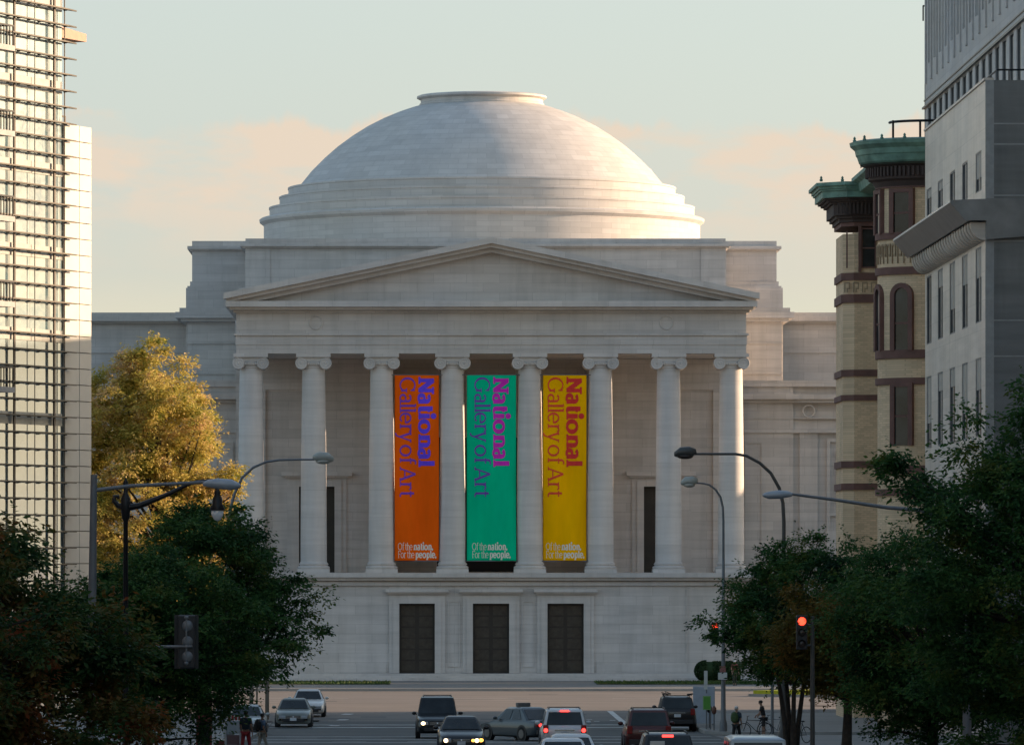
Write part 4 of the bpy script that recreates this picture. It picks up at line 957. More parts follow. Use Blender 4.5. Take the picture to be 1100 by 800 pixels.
for a in [pi * (1.05 + .11 * k) for k in range(4)]: q = MB(); q.lathe((B1[0] + (R1 + 1.2) * cos(a), B1[1] + (R1 + 1.2) * sin(a), 28.42), [(.07, 0), (.09, .09), (.05, .14), (.07, .2), (.02, .28)], 8); q.build('finial', M['copper'], c1)
# flat canted bay further along
B2x0, B2x1, B2y0, B2y1 = 22.35, 24.7, 324.6, 331.0
q = MB(); foot = [(24.7, B2y0 - .0), (22.9, B2y0), (22.35, B2y0 + .55), (22.35, B2y1 - .5), (22.9, B2y1), (24.7, B2y1)]
q.prism([(x, y, 0) for x, y in foot], 25.3, (0, 0, 1)); b2 = q.build('canted_bay', M['tanbrick'], bb)
def ring2(grow, z0, z1, nm, mt, par=None):
    f2 = [(24.75, B2y0 - grow), (22.9 - grow * .4, B2y0 - grow), (22.35 - grow, B2y0 + .55 - grow * .4), (22.35 - grow, B2y1 - .5 + grow * .4), (22.9 - grow * .4, B2y1 + grow), (24.75, B2y1 + grow)]
    return MB().prism([(x, y, z0) for x, y in f2], z1 - z0, (0, 0, 1)).build(nm, mt, par or b2)
for (pa, pb_) in ((229, 243), (293, 301), (316, 325), (397, 404), (424, 430), (495, 502), (519, 526)): ring2(.1, Z_(pb_, 324.6), Z_(pa, 324.6), 'stone_band', M['brownstone'])
q = MB(); deco(q, 907, 943, 324.6, Z_(314, 324.6), Z_(303, 324.6), 324.6); q.build('terracotta_frieze', M['terracotta'], b2)
for (p0, p1, y0_, y1_) in ((925, 941, 288, 245),):
    window(b2, (X_(p0, 324.6), 324.6, 0), (1, 0, 0), (0, 1, 0), 0, X_(p1, 324.6) - X_(p0, 324.6), Z_(y0_, 324.6), Z_(y1_, 324.6), -.03, M['brownstone'])
q = MB(); q.box(X_(922, 324.6), X_(925, 324.6), 324.4, 324.598, Z_(292, 324.6), Z_(243, 324.6)); q.box(X_(909, 324.6), X_(910.5, 324.6), 324.5, 324.598, Z_(288, 324.6), Z_(248, 324.6)); q.build('pilaster', M['brownstone'], b2)
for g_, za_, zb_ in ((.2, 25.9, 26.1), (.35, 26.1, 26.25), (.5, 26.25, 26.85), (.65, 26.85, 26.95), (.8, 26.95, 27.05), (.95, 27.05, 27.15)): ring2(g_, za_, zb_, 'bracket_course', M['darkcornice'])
c2 = ring2(1.1, 27.15, 27.5, 'copper_cornice', M['copper']); ring2(1.2, 27.5, 27.6, 'cornice_lip', M['copper'], c2); ring2(1.28, 27.6, 27.75, 'cornice_lip', M['copper'], c2); ring2(1.42, 27.75, 27.93, 'cornice_lip', M['copper'], c2)
for x in (21.1, 22.2, 23.3): q = MB(); q.lathe((x, 323.4, 27.93), [(.07, 0), (.09, .09), (.05, .14), (.07, .2), (.02, .28)], 8); q.build('finial', M['copper'], c2)
q = MB()
for i in range(14): q.box(22.0 + i * .2, 22.09 + i * .2, B2y0 - .62, B2y0 - .5, 26.3, 26.85)
q.build('dentil', M['darkcornice'], b2)
q = MB(); q.prism([(x, 303.6, z) for x, z in ((24.6, 26.3), (24.0, 26.6), (23.9, 27.2), (23.1, 27.4), (23.0, 27.8), (22.75, 27.95), (22.75, 28.15), (24.6, 28.2))], 21, (0, 1, 0)); q.build('copper_cornice', M['copper'], bb)
q = MB(); q.tube([(23.2, 304.5, 28.8), (23.2, 316, 28.8), (23.2, 324, 28.7)], .04, 6)
for y in (305, 309, 313, 317, 321): q.tube([(23.2, y, 28.1), (23.2, y, 28.8)], .03, 6)
q.tube([(22.9 + 2 * (1 - cos(t)), 300.5 - 1.5 * sin(t), 29.35) for t in [pi / 2 * k / 8 for k in range(9)]] + [(30, 299.0, 29.5)], .07, 6)
for x in (23.0, 24.3, 26.0): q.tube([(x, 299.6, 28.4), (x, 299.6, 29.4)], .06, 6)
q.build('roof_railing', M['black'], bb)
q = MB()
for z in (8, 13, 18, 23):
    for y in (307, 311.5, 316, 320.5): q.box(24.5, 24.58, y, y + 1.5, z, z + 2.6)
q.build('window', M['glassdark'], bb)

# ------------------------------------------------------------------ street walls nearer than the picture edge (they keep the street in shade)
def block(x0, x1, y0, y1, h, face, label, mat):
    r = empty('street_building', ((x0 + x1) / 2, (y0 + y1) / 2, 0), label, 'building'); m = MB(); ws = []
    y = 2.0
    while y < y1 - y0 - 3:
        z = 5.0
        while z < h - 3: ws.append((y, y + 1.9, z, z + 2.2)); z += 3.7
        y += 3.6
    xf = x0 if face < 0 else x1
    facade(m, (xf, y0, 0), (0, 1, 0), (-face, 0, 0), y1 - y0, -1, h, ws, .3)
    m.box(x0 + (.4 if face < 0 else 0), x1 - (.4 if face > 0 else 0), y0 + .01, y1 - .01, -1, h - .01); m.build('wall', mat, r)
    q = MB()
    for w_ in ws: pane((xf, y0, 0), (0, 1, 0), (-face, 0, 0), *w_, .28, q)
    o = q.build('window_glass', M['glassdark'], r)
    MB().box(x0 - .3, x1 + .3, y0 - .3, y1 + .3, h, h + .6).build('parapet', M['limestone'], r)
block(28, 60, 20, 260.5, 34, -1, 'long limestone building along the right pavement, nearer than the grey block', M['limestone'])
block(-60, -22, 20, 250, 30, 1, 'long pale building along the left pavement, nearer than the glass building', M['ribstone'])

# ------------------------------------------------------------------ street lamps
def head(mb, x, y, z, L, s, mat=None):   # cobra head lamp, pointing s (-1 left, +1 right)
    for k in range(9): pass
    pts = [(x, y, z), (x + s * L * .12, y, z + .02), (x + s * L * .35, y, z + .03), (x + s * L * .7, y, z + .01), (x + s * L * .95, y, z - .03), (x + s * L, y, z - .05)]
    mb.tube(pts, [.05, .10, .15, .17, .10, .03], 12)
lamp = empty('street_lamp', (-7.7, 150, g(150)), 'grey street lamp on a long straight arm from the left, nearest the glass building', 'street lamp', group='street lamps')
q = MB(); px = X_(100, 150); q.tube([(px - .1, 150, g(150)), (px - .05, 150, 5), (px + .02, 150, 10.2)], [.13, .11, .08], 12); q.build('pole', M['pole'], lamp, smooth=60)
q = MB(); q.tube([(px, 150, 9.82), (px + .9, 150, 9.93), (X_(222, 150), 150, 10.02)], [.05, .045, .04], 8); q.build('arm', M['pole'], lamp, smooth=60)
q = MB(); z = Z_(520.5, 150); x0 = X_(218, 150); q.lathe((0, 0, 0), [(0, 0)], 3) if False else None
q.tube([(x0, 150, z + .02), (x0 + .12, 150, z + .03), (x0 + .35, 150, z + .03), (x0 + .68, 150, z), (x0 + .86, 150, z - .03), (x0 + .92, 150, z - .04)], [.05, .09, .125, .13, .07, .02], 12); q.build('lamp_head', M['lamp_grey'], lamp, smooth=60)
# ornamental black lamp with hanging globe
Yo = 160.0; sc = Yo / F; ox = X_(135, Yo)
orn = empty('ornamental_lamp', (ox, Yo, g(Yo)), 'black ornamental lamp post with a scrolled arm and one hanging white globe', 'street lamp')
P = lambda px_, py_: (X_(px_, Yo), Yo, Z_(py_, Yo))
q = MB(); zt = Z_(560, Yo); q.lathe((ox, Yo, 0), [(.16, g(Yo)), (.14, g(Yo) + .8), (.075, g(Yo) + 1.2), (.06, zt), (.10, zt + .1), (.13, Z_(545, Yo)), (.12, Z_(535, Yo)), (.06, Z_(530, Yo)), (.05, Z_(522, Yo)), (.07, Z_(519, Yo)), (.01, Z_(513, Yo))], 14); q.build('post', M['black'], orn, smooth=60)
q = MB(); q.tube([P(137, 545), P(150, 543), P(165, 537), P(182, 530), P(198, 522), P(212, 517), P(225, 516), P(232, 519), P(233, 526)], [.09, .08, .07, .055, .045, .04, .04, .04, .04], 8)
q.tube([P(133, 543), P(127, 543), P(122.5, 538), P(123, 533), P(127, 533), P(127, 536)], [.08, .07, .06, .055, .05, .04], 8); q.build('scroll_arm', M['black'], orn, smooth=60)
q = MB(); gx = X_(233.5, Yo); q.lathe((gx, Yo, 0), [(.03, Z_(524, Yo)), (.09, Z_(529, Yo)), (.07, Z_(531, Yo)), (.12, Z_(535, Yo)), (.13, Z_(541, Yo)), (.20, Z_(547, Yo)), (.19, Z_(548, Yo))], 16); sh_ = q.build('lamp_hood', M['black'], orn, smooth=60)
q = MB(); q.lathe((gx, Yo, 0), [(.155, Z_(547.9, Yo)), (.165, Z_(550, Yo)), (.14, Z_(554, Yo)), (.08, Z_(558, Yo)), (.01, Z_(559.5, Yo))], 16); q.build('globe', M['globe'], sh_, smooth=60)
def curved_lamp(pxs, Y, hx, hy, hL, s, mats, label, polepx, rp=.10, nb=None):
    r = empty('street_lamp', (X_(polepx, Y), Y, g(Y) + .13), label, 'street lamp', group='street lamps'); R = lambda a, b: (X_(a, Y), Y, Z_(b, Y))
    xq = X_(polepx, Y); low = Z_(pxs[0][1], Y); q = MB()
    q.lathe((xq, Y, 0), [(rp * 2.1, g(Y) + .13), (rp * 2.0, g(Y) + .5), (rp * 1.35, g(Y) + .7), (rp * 1.1, g(Y) + 3), (rp * .75, low), (rp * .5, low + .05)], 12); q.build('pole', mats[0], r, smooth=60)
    q = MB(); pts = [R(*p) for p in pxs]; n_ = len(pts); q.tube(pts, [rp * (.7 - .3 * i / (n_ - 1)) for i in range(n_)], 8); q.build('arm', mats[0], r, smooth=60)
    q = MB(); L_ = hL; z = Z_(hy, Y); x0 = X_(hx, Y)
    q.tube([(x0, Y, z + .0), (x0 + s * L_ * .04, Y, z + .05), (x0 + s * L_ * .3, Y, z + .1), (x0 + s * L_ * .7, Y, z + .08), (x0 + s * L_ * .96, Y, z - .03), (x0 + s * L_, Y, z - .1)], [.07, .17, .22, .21, .13, .04], 12); hd = q.build('lamp_head', mats[1], r, smooth=60)
    q = MB(); q.ball((x0 + s * L_ * .5, Y, z - .10), L_ * .40, .2, .12, 14, 8); q.build('lens', M['lens_off'] if mats[1] is M['lamp_dark'] else M['lamp_cream'], hd, smooth=60)
    return r
curved_lamp([(245, 568), (247, 548), (252, 530), (260, 513), (272, 502), (286, 496), (300, 494), (320, 493.5), (338, 493.5)], 270, 337, 493, .82, 1, (M['pole'], M['lamp_cream']), 'curved street lamp with a pale domed head in front of the second column', 245)
curved_lamp([(842, 600), (842, 560), (841, 540), (837, 524), (828, 508), (816, 497), (802, 489.5), (790, 487.5), (770, 487.5), (746, 487.5)], 262, 747, 487.5, .86, -1, (M['lamp_dark'], M['lamp_dark']), 'dark curved street lamp reaching furthest left, its head before the seventh column', 842, .12)
lampE = curved_lamp([(777, 600), (777, 560), (776.5, 545), (774, 534), (769, 526), (762, 520.5), (755, 519), (747, 518.5)], 296, 748.5, 518.5, .72, -1, (M['pole'], M['lamp_cream']), 'slim curved grey street lamp standing on the far right corner', 777, .09)
Yc = 167.0; cl_ = empty('street_lamp', (14.2, Yc, g(Yc)), 'grey cobra head street lamp whose arm comes out of the largest right tree', 'street lamp', group='street lamps')
q = MB(); q.tube([(14.8, Yc, g(Yc)), (14.8, Yc, 9.2)], [.13, .08], 12); q.build('pole', M['pole'], cl_, smooth=60)
q = MB(); q.tube([(14.8, Yc, 8.9), (X_(990, Yc), Yc, Z_(548, Yc)), (X_(953, Yc), Yc, Z_(545, Yc)), (X_(900, Yc), Yc, Z_(537, Yc)), (X_(850, Yc), Yc, Z_(530.5, Yc))], [.06, .055, .05, .045, .035], 8); q.build('arm', M['pole'], cl_, smooth=60)
q = MB(); x0 = X_(851, Yc); z = Z_(531, Yc); q.tube([(x0, Yc, z), (x0 - .12, Yc, z + .01), (x0 - .35, Yc, z), (x0 - .62, Yc, z - .02), (x0 - .76, Yc, z - .02), (x0 - .80, Yc, z - .02)], [.05, .09, .115, .10, .05, .02], 12); q.build('lamp_head', M['lamp_grey'], cl_, smooth=60)

# ------------------------------------------------------------------ traffic signals
def signal(mb_, x, y, z, s=1.0, lit='top', facing=-1, parent=None, dark=False):
    """three-section head, lenses facing the camera if facing -1"""
    h = MB(); w_, hh, dp = .17 * s, .53 * s, .12 * s
    h.box(x - w_, x + w_, y - dp, y + dp, z - hh, z + hh)
    ho = h.build('signal_head', M['plastic'], parent, bevel=.03)
    if facing < 0:
        for k, zz in enumerate((.35, 0, -.35)):
            v = MB(); pts = [(x + .14 * s * cos(t), z + zz * s + .14 * s * sin(t)) for t in [pi * (-.1 + 1.2 * i / 12) for i in range(13)]]
            for (a, b) in zip(pts[:-1], pts[1:]): v.add([(a[0], y - dp, a[1]), (b[0], y - dp, b[1]), (b[0], y - dp - .1 * s, b[1]), (a[0], y - dp - .1 * s, a[1])], [(0, 1, 2, 3)])
            vo = v.build('visor', M['plastic'], ho, fix=False); vo.modifiers.new('t', 'SOLIDIFY').thickness = .012
            L_ = MB(); L_.tube([(x, y - dp - .004, z + zz * s), (x, y - dp - .03, z + zz * s), (x, y - dp - .05, z + zz * s)], [.125 * s, .11 * s, .05 * s], 20)
            L_.build('lens', M['red_on'] if (k == 0) else M['lens_off'], ho, smooth=60)
    return ho
Ys = 126.0
sg = empty('traffic_signal', (-8.6, Ys, g(Ys)), 'traffic signal seen from behind on a silver mast arm at the left', 'traffic signal', group='traffic signals')
q = MB(); q.tube([(-10.2, Ys + .2, g(Ys)), (-10.2, Ys + .2, 6.6)], [.14, .10], 12); q.build('pole', M['pole'], sg, smooth=60)
q = MB(); q.tube([(-10.2, Ys + .2, Z_(697, Ys) ), (-7, Ys + .15, Z_(695, Ys)), (X_(207, Ys), Ys - .16, Z_(694, Ys))], [.05, .035, .03], 8); q.build('arm', M['pole'], sg, smooth=60)
xs_ = X_(200.5, Ys); ho = signal(None, xs_, Ys, Z_(689, Ys), 1.02, facing=1, parent=sg)
q = MB(); q.tube([(xs_, Ys - .15, Z_(663, Ys)), (xs_, Ys - .15, Z_(714, Ys))], .02, 6)
for z_ in (663, 694, 712): q.ball((xs_, Ys - .15, Z_(z_, Ys)), .05, .03, .04)
for z_ in (672, 689, 705): q.ball((xs_ + .02, Ys - .13, Z_(z_, Ys)), .11, .04, .12)
q.build('bracket', M['pole'], ho, smooth=60)
q = MB(); q.box(X_(187, Ys), X_(213, Ys), Ys + .13, Ys + .15, Z_(718, Ys), Z_(660, Ys)); q.build('backplate', M['plastic'], ho)
Ys = 213.0; xs_ = X_(861, Ys)
s2 = empty('traffic_signal', (X_(875, Ys), Ys, g(Ys)), 'lit red traffic signal on a pole before the olive brown tree', 'traffic signal', group='traffic signals')
q = MB(); xp = X_(873, Ys); q.tube([(xp, Ys + .1, g(Ys)), (xp, Ys + .1, 6.3)], [.09, .06], 12); q.tube([(xp, Ys + .1, 6.0), (xs_, Ys, 6.0)], .03); q.tube([(xp, Ys + .1, 5.3), (xs_, Ys, 5.3)], .03); q.build('pole', M['lamp_dark'], s2, smooth=60)
signal(None, xs_, Ys - .1, Z_(679, Ys), 1.1, parent=s2)
Ys = 295.0; xs_ = X_(768, Ys)
s3 = empty('traffic_signal', (X_(777, Ys), Ys, 4.2), 'small lit red traffic signal fixed to the far corner lamp pole', 'traffic signal', group='traffic signals')
signal(None, xs_, Ys, Z_(680, Ys), 1.0, parent=s3)
q = MB(); q.tube([(xs_, Ys + .1, Z_(670, Ys)), (X_(777, Ys), Ys + .9, Z_(670, Ys))], .03); q.tube([(xs_, Ys + .1, Z_(690, Ys)), (X_(777, Ys), Ys + .9, Z_(690, Ys))], .03); q.build('bracket', M['pole'], s3)
Ys = 288.0; xp = X_(827.5, Ys); s4 = empty('pedestrian_signal', (xp, Ys, g(Ys)), 'pedestrian signal showing a red hand on a post below the right trees', 'pedestrian signal')
q = MB(); q.tube([(xp + .1, Ys + .15, g(Ys)), (xp + .1, Ys + .15, 3.4)], .07, 10); q.build('pole', M['pole'], s4, smooth=60)
q = MB(); q.box(xp - .2, xp + .2, Ys - .12, Ys + .12, Z_(723, Ys) - .22, Z_(723, Ys) + .22); q.build('signal_box', M['plastic'], s4, bevel=.02)
q = MB(); zc = Z_(723, Ys); q.box(xp - .09, xp + .05, Ys - .135, Ys - .122, zc - .14, zc + .02)
for k in range(4): q.box(xp - .09 + k * .038, xp - .062 + k * .038, Ys - .135, Ys - .122, zc + .02, zc + (.13, .16, .15, .11)[k])
q.add([(xp + .05, Ys - .13, zc - .08), (xp + .11, Ys - .13, zc), (xp + .09, Ys - .13, zc + .02), (xp + .05, Ys - .13, zc - .02)], [(0, 1, 2, 3)]); q.build('hand_symbol', M['red_on'], s4)

# ------------------------------------------------------------------ corner furniture
def sign(name, px0, px1, py0, py1, Y, mat, label, cat, postpx, base=.13, back=None, th=.02, border=None):
    r = empty(name, (X_(postpx, Y), Y, g(Y) + base), label, cat)
    q = MB(); q.tube([(X_(postpx, Y), Y, g(Y) + base), (X_(postpx, Y), Y, Z_(py0, Y) - .05)], .035, 8); q.build('post', M['pole'], r)
    q = MB(); q.box(X_(px0, Y), X_(px1, Y), Y - .06, Y - .04, Z_(py1, Y), Z_(py0, Y)); p = q.build('sign_plate', mat, r, bevel=.008)
    return r, p
g_green = plain('sign_green', (0.09, 0.30, 0.04), .5); g_white = plain('sign_white', (.60, .60, .56), .5)
r, p = sign('street_sign', 755, 763.5, 747, 762, 300, g_green, 'tall post with a bright green plate below a narrow white plate', 'street sign', 759)
q = MB(); q.box(X_(756.2, 300), X_(760, 300), 299.94, 299.96, Z_(740, 300), Z_(720, 300)); q.build('narrow_plate', g_white, r)
q = MB(); q.tube([(X_(759, 300), 300, 1.9), (X_(759, 300), 300, Z_(720, 300))], .03, 8); q.tube([(X_(763.2, 300), 300, .13), (X_(763.2, 300), 300, 1.2)], .035, 8); q.build('post', M['pole'], r)
q = MB()
for (a, b, z0, z1) in ((757, 761.5, 751, 750.2), (757, 761.5, 754.2, 753.4), (757, 760, 757.4, 756.6)): q.box(X_(a, 300), X_(b, 300), 299.925, 299.938, Z_(z0, 300), Z_(z1, 300))
# faint lettering lines on the sign are unreadable in the photograph; a pale border is what shows
q = MB(); 
for (a, b, c_, d_) in ((755.4, 755.8, 761.6, 747.4), (762.7, 763.1, 761.6, 747.4), (755.8, 762.7, 747.9, 747.4), (755.8, 762.7, 761.6, 761.1)): q.box(X_(a, 300), X_(b, 300), 299.928, 299.938, Z_(c_, 300), Z_(d_, 300))
q.build('border', plain('sign_border', (.3, .45, .2), .5), p)
ub = empty('notice_panel', (X_(756, 309), 309, .13), 'large blank pale grey panel standing behind the green sign', 'panel')
q = MB(); q.box(X_(744.5, 309), X_(768, 309), 309, 309.15, .22, Z_(737, 309)); q.build('board', plain('pale_panel', (.36, .40, .46), .5), ub, bevel=.02)
q = MB(); q.box(X_(745, 309), X_(747, 309), 309.02, 309.12, .13, .24); q.box(X_(765, 309), X_(767, 309), 309.02, 309.12, .13, .24); q.build('foot', M['pole'], ub)
def meter(px, Y, label, top, c):
    r = empty('parking_meter', (X_(px, Y), Y, g(Y) + .13), label, 'parking meter'); q = MB(); q.tube([(X_(px, Y), Y, .13), (X_(px, Y), Y, top - .3)], .03, 8); q.build('post', M['pole'], r)
    q = MB(); x = X_(px, Y); q.lathe((x, Y, top - .36), [(.05, 0), (.10, .06), (.12, .2), (.11, .3), (.05, .38), (.01, .4)], 12); q.build('meter_head', c, r, smooth=60)
meter(767, 298, 'brownish parking meter on the far corner, right of the green sign', 1.3, plain('meter_brown', (.12, .05, .035), .5))
meter(762, 303, 'dark parking meter half hidden behind the green sign posts', 1.25, M['black'])
# signs on the lamp pole
r = empty('street_sign', (X_(776, 295.6), 295.6, 2.6), 'small white and red sign strapped to the far corner lamp pole', 'street sign')
q = MB(); q.box(X_(771.3, 295.6), X_(781, 295.6), 295.56, 295.6, Z_(729.5, 295.6), Z_(722, 295.6)); q.build('sign_plate', g_white, r)
q = MB(); q.box(X_(773, 295.6), X_(779.5, 295.6), 295.56, 295.6, Z_(721.5, 295.6), Z_(715, 295.6)); q.build('upper_plate', plain('sign_pale_red', (.30, .12, .10), .5), r)
q = MB(); q.tube([(X_(776.5, 295.6), 295.75, Z_(730, 295.6)), (X_(776.5, 295.6), 295.75, Z_(715, 295.6))], .06); q.build('strap', M['pole'], r)
# left: white kiosk, striped barricade, red kiosk, posts
Yk = 244.0; kx0, kx1 = X_(231, Yk), X_(242.5, Yk); gz = g(Yk) + .13
kk = empty('kiosk', ((kx0 + kx1) / 2, Yk, gz), 'slim white kiosk with a pyramid cap under the left trees', 'kiosk')
q = MB(); mx, my = (kx0 + kx1) / 2, Yk
for sx in (-1, 1):
    for sy in (-1, 1): q.box(mx + sx * .2 - .03, mx + sx * .2 + .03, my + sy * .2 - .03, my + sy * .2 + .03, gz, 1.95)
q.build('frame', plain('kiosk_white', (.5, .5, .48), .6), kk)
q = MB(); q.add([(mx - .26, my - .26, 1.95), (mx + .26, my - .26, 1.95), (mx + .26, my + .26, 1.95), (mx - .26, my + .26, 1.95), (mx - .12, my - .1, 2.6), (mx + .12, my - .1, 2.6), (mx + .12, my + .1, 2.6), (mx - .12, my + .1, 2.6)], [(0, 1, 5, 4), (1, 2, 6, 5), (2, 3, 7, 6), (3, 0, 4, 7), (4, 5, 6, 7), (3, 2, 1, 0)])
q.add([(mx - .28, my - .28, 1.93), (mx + .28, my - .28, 1.93), (mx + .28, my + .28, 1.93), (mx - .28, my + .28, 1.93)], [(0, 1, 2, 3)]); q.build('cap', plain('kiosk_cap', (.5, .53, .56), .6), kk)
q = MB(); q.box(mx - .16, mx + .16, my - .16, my + .16, gz, 1.2); q.build('newspaper_box', plain('box_red', (.16, .04, .03), .6), kk)
Yb = 250.0; bz = g(Yb) + .13
br = empty('barricade', (X_(250, Yb), Yb, bz), 'red and white striped barricade with a pale board beside the two pedestrians', 'barricade')
bx0, bx1 = X_(243, Yb), X_(258, Yb); q = MB(); 
for x in (bx0, bx1): q.tube([(x, Yb, bz), (x, Yb, 2.05)], .025, 6); q.tube([(x, Yb - .25, bz), (x, Yb, 1.5)], .02, 6)
q.build('frame', M['pole'], br)
q = MB(); q.box(bx0, bx1, Yb - .04, Yb - .01, 1.83, 2.03); pl_ = q.build('stripe_board', plain('barricade_red', (.30, .03, .02), .6), br)
q = MB(); wv = (bx1 - bx0) / 4
for k in range(4): q.box(bx0 + k * wv + .02, bx0 + k * wv + wv * .5, Yb - .052, Yb - .042, 1.832, 2.028)
q.build('white_stripe', g_white, pl_)
q = MB(); q.box(bx0 + .03, bx1 - .03, Yb - .035, Yb - .015, 1.3, 1.81); q.build('board', plain('board_pale', (.28, .32, .34), .6), br)
q = MB(); q.box(bx0 + .03, bx1 - .03, Yb - .035, Yb - .016, .85, 1.25); q.build('lower_board', plain('board_muddy', (.14, .08, .08), .6), br)
Yr = 225.0; rk_ = empty('red_kiosk', (X_(219, Yr), Yr, g(Yr) + .13), 'dark red newspaper stand in deep shade under the left trees', 'news stand')
q = MB(); rx_ = X_(219, Yr); q.box(rx_ - .28, rx_ + .28, Yr, Yr + .5, g(Yr) + .13, 2.75); q.build('cabinet', plain('stand_red', (.14, .018, .018), .5), rk_, bevel=.03)
q = MB(); q.box(rx_ - .2, rx_ + .2, Yr - .02, Yr - .001, 1.5, 2.4); q.build('display_window', M['glassdark'], rk_)
for (px, Y, h_, lab) in ((287, 326, 2.6, 'thin dark post standing furthest right on the sunlit left corner'), (270, 322, 2.2, 'thick dark bollard post left of the sunlit corner'), (276, 324, 2.4, 'thin post between two darker posts on the sunlit left corner')):
    r = empty('post', (X_(px, Y), Y, .05), lab, 'post'); q = MB(); q.tube([(X_(px, Y), Y, 0), (X_(px, Y), Y, h_)], .11 if px != 276 else .05, 10); q.build('shaft', plain('post_paint', (.20, .17, .13), .7), r, smooth=60)
    q = MB(); q.ball((X_(px, Y), Y, h_), .12, .12, .1); q.build('cap', M['black'], r, smooth=60)

# ------------------------------------------------------------------ vehicles
def paint(name, c, metal=.3): return plain(name, c, .32, metal, .04, 1, coat=.4)
def car(name, label, x, y, yaw, kind, pm, L=4.7, W=1.82, H=1.45, belt=None, head_m=None, tail_m=None, brake=False, rack=False, taxi=False, amber=False, cat='car', group='cars in the street', trimc=None, bikes=False, sticker=False):
    """local: front +y. yaw 0 drives away from the camera"""
    r = empty(name, (x, y, g(y) + .0), label, cat, yaw, group)
    suv = kind in ('suv', 'van'); hb_ = belt or (1.08 if suv else .93); hood = hb_ - (.06 if suv else .10); cl = .24 if suv else .17
    hw = W / 2; wb = L * .29
    st_ = [(-L / 2, .86, cl + .22, hb_ - (.12 if suv else .06)), (-L / 2 + .10, .93, cl + .08, hb_ - (.02 if suv else .01)), (-L / 2 + .6, 1, cl, hb_), (-L * .1, 1, cl, hb_), (L * .18, 1, cl, hb_ - .01), (L / 2 - .9, .99, cl, hood), (L / 2 - .35, .95, cl + .02, hood - .09), (L / 2 - .08, .86, cl + .08, hood - .20), (L / 2, .78, cl + .16, hood - .30)]
    if kind == 'sedan': st_[0] = (-L / 2, .84, cl + .2, hb_ - .10)
    b = MB(); ring = []
    for (yy, s, zb_, zt_) in st_:
        w_ = hw * s; m_ = zb_ + (zt_ - zb_) * .5
        half = [(w_ * .80, zb_), (w_ * .97, zb_ + .08), (w_, m_), (w_ * .985, zt_ - .14), (w_ * .93, zt_ - .03), (w_ * .6, zt_ + .02)]
        pts = [(a, yy, z) for a, z in half] + [(-a, yy, z) for a, z in reversed(half)]
        b.v += pts; ring.append(len(pts))
    k = ring[0]; S_ = len(st_)
    for i in range(S_ - 1):
        for j in range(k): b.f.append((i * k + j, i * k + (j + 1) % k, (i + 1) * k + (j + 1) % k, (i + 1) * k + j)); b.mi.append(0)
    b.f.append(tuple(range(k))); b.f.append(tuple((S_ - 1) * k + j for j in reversed(range(k)))); b.mi += [0, 0]
    body = b.build('body', pm, r, local=True, smooth=50, bevel=.02)
    # greenhouse
    wr_ = {'sedan': .66, 'suv': .76, 'van': .82}[kind]
    by0, by1, ry0, ry1 = {'sedan': (-L * .36, L * .22, -L * .20, L * .06), 'suv': (-L * .475, L * .22, -L * .43, L * .08), 'van': (-L * .48, L * .34, -L * .46, L * .18)}[kind]
    zb_ = hb_ - .04; bwid = hw * .91; rw = hw * wr_
    C = [(-bwid, by0, zb_), (bwid, by0, zb_), (bwid, by1, zb_ - .02), (-bwid, by1, zb_ - .02), (-rw, ry0, H - .06), (rw, ry0, H - .06), (rw, ry1, H - .05), (-rw, ry1, H - .05)]
    ctop = [(-rw * .8, ry0 + .12, H), (rw * .8, ry0 + .12, H), (rw * .8, ry1 - .15, H), (-rw * .8, ry1 - .15, H)]
    cab = MB(); cab.add(C + ctop, [(0, 1, 5, 4), (1, 2, 6, 5), (2, 3, 7, 6), (3, 0, 4, 7), (4, 5, 9, 8), (5, 6, 10, 9), (6, 7, 11, 10), (7, 4, 8, 11), (8, 9, 10, 11)])
    cab.build('cabin', pm, r, local=True, smooth=30, bevel=.03)
    def gl(i0, i1, i2, i3, ins, nm, a0=0, a1=1):
        q = [Vector(C[i]) for i in (i0, i1, i2, i3)]; nrm = (q[1] - q[0]).cross(q[3] - q[0]).normalized()
        ctr = sum(q, Vector()) / 4
        if nrm.dot(ctr - Vector((0, (by0 + by1) / 2, ctr.z))) < 0: nrm = -nrm
        bil = lambda u, v: (q[0].lerp(q[1], u)).lerp(q[3].lerp(q[2], u), v) + nrm * .012
        g_ = MB(); g_.add([bil(a0 + ins * (a1 - a0), .12), bil(a1 - ins * (a1 - a0), .12), bil(a1 - ins * (a1 - a0), .90), bil(a0 + ins * (a1 - a0), .90)], [(0, 1, 2, 3)])
        o = g_.build(nm, M['glassdark'], r, local=True, fix=False); so = o.modifiers.new('t', 'SOLIDIFY'); so.thickness = .01; so.offset = 0; return o
    gl(0, 1, 5, 4, .07, 'rear_window'); gl(3, 2, 6, 7, .06, 'windscreen')
    for (a, b_, c_, d) in ((2, 1, 5, 6), (3, 0, 4, 7)):
        gl(a, b_, c_, d, .06, 'side_window', .12, .50); gl(a, b_, c_, d, .06, 'side_window', .52, .86)
    # wheels
    wr2 = .37 if suv else .32
    for sx in (-1, 1):
        for yy in (-wb, wb):
            t = MB(); xo = sx * (hw + .014); t.tube([(xo, yy, wr2), (xo - sx * .22, yy, wr2)], wr2, 22); w_ = t.build('wheel', M['tyre'], r, local=True, smooth=50, bevel=.02)
            t = MB(); t.tube([(xo + sx * .014, yy, wr2), (xo - sx * .02, yy, wr2)], wr2 * .62, 18); t.build('rim', M['alloy'], w_, local=True, smooth=50)
            t = MB(); t.tube([(sx * (hw + .004), yy, wr2 + .02), (sx * (hw - .2), yy, wr2 + .02)], wr2 + .06, 22); t.build('wheel_arch', M['plastic'], body, local=True, smooth=50)
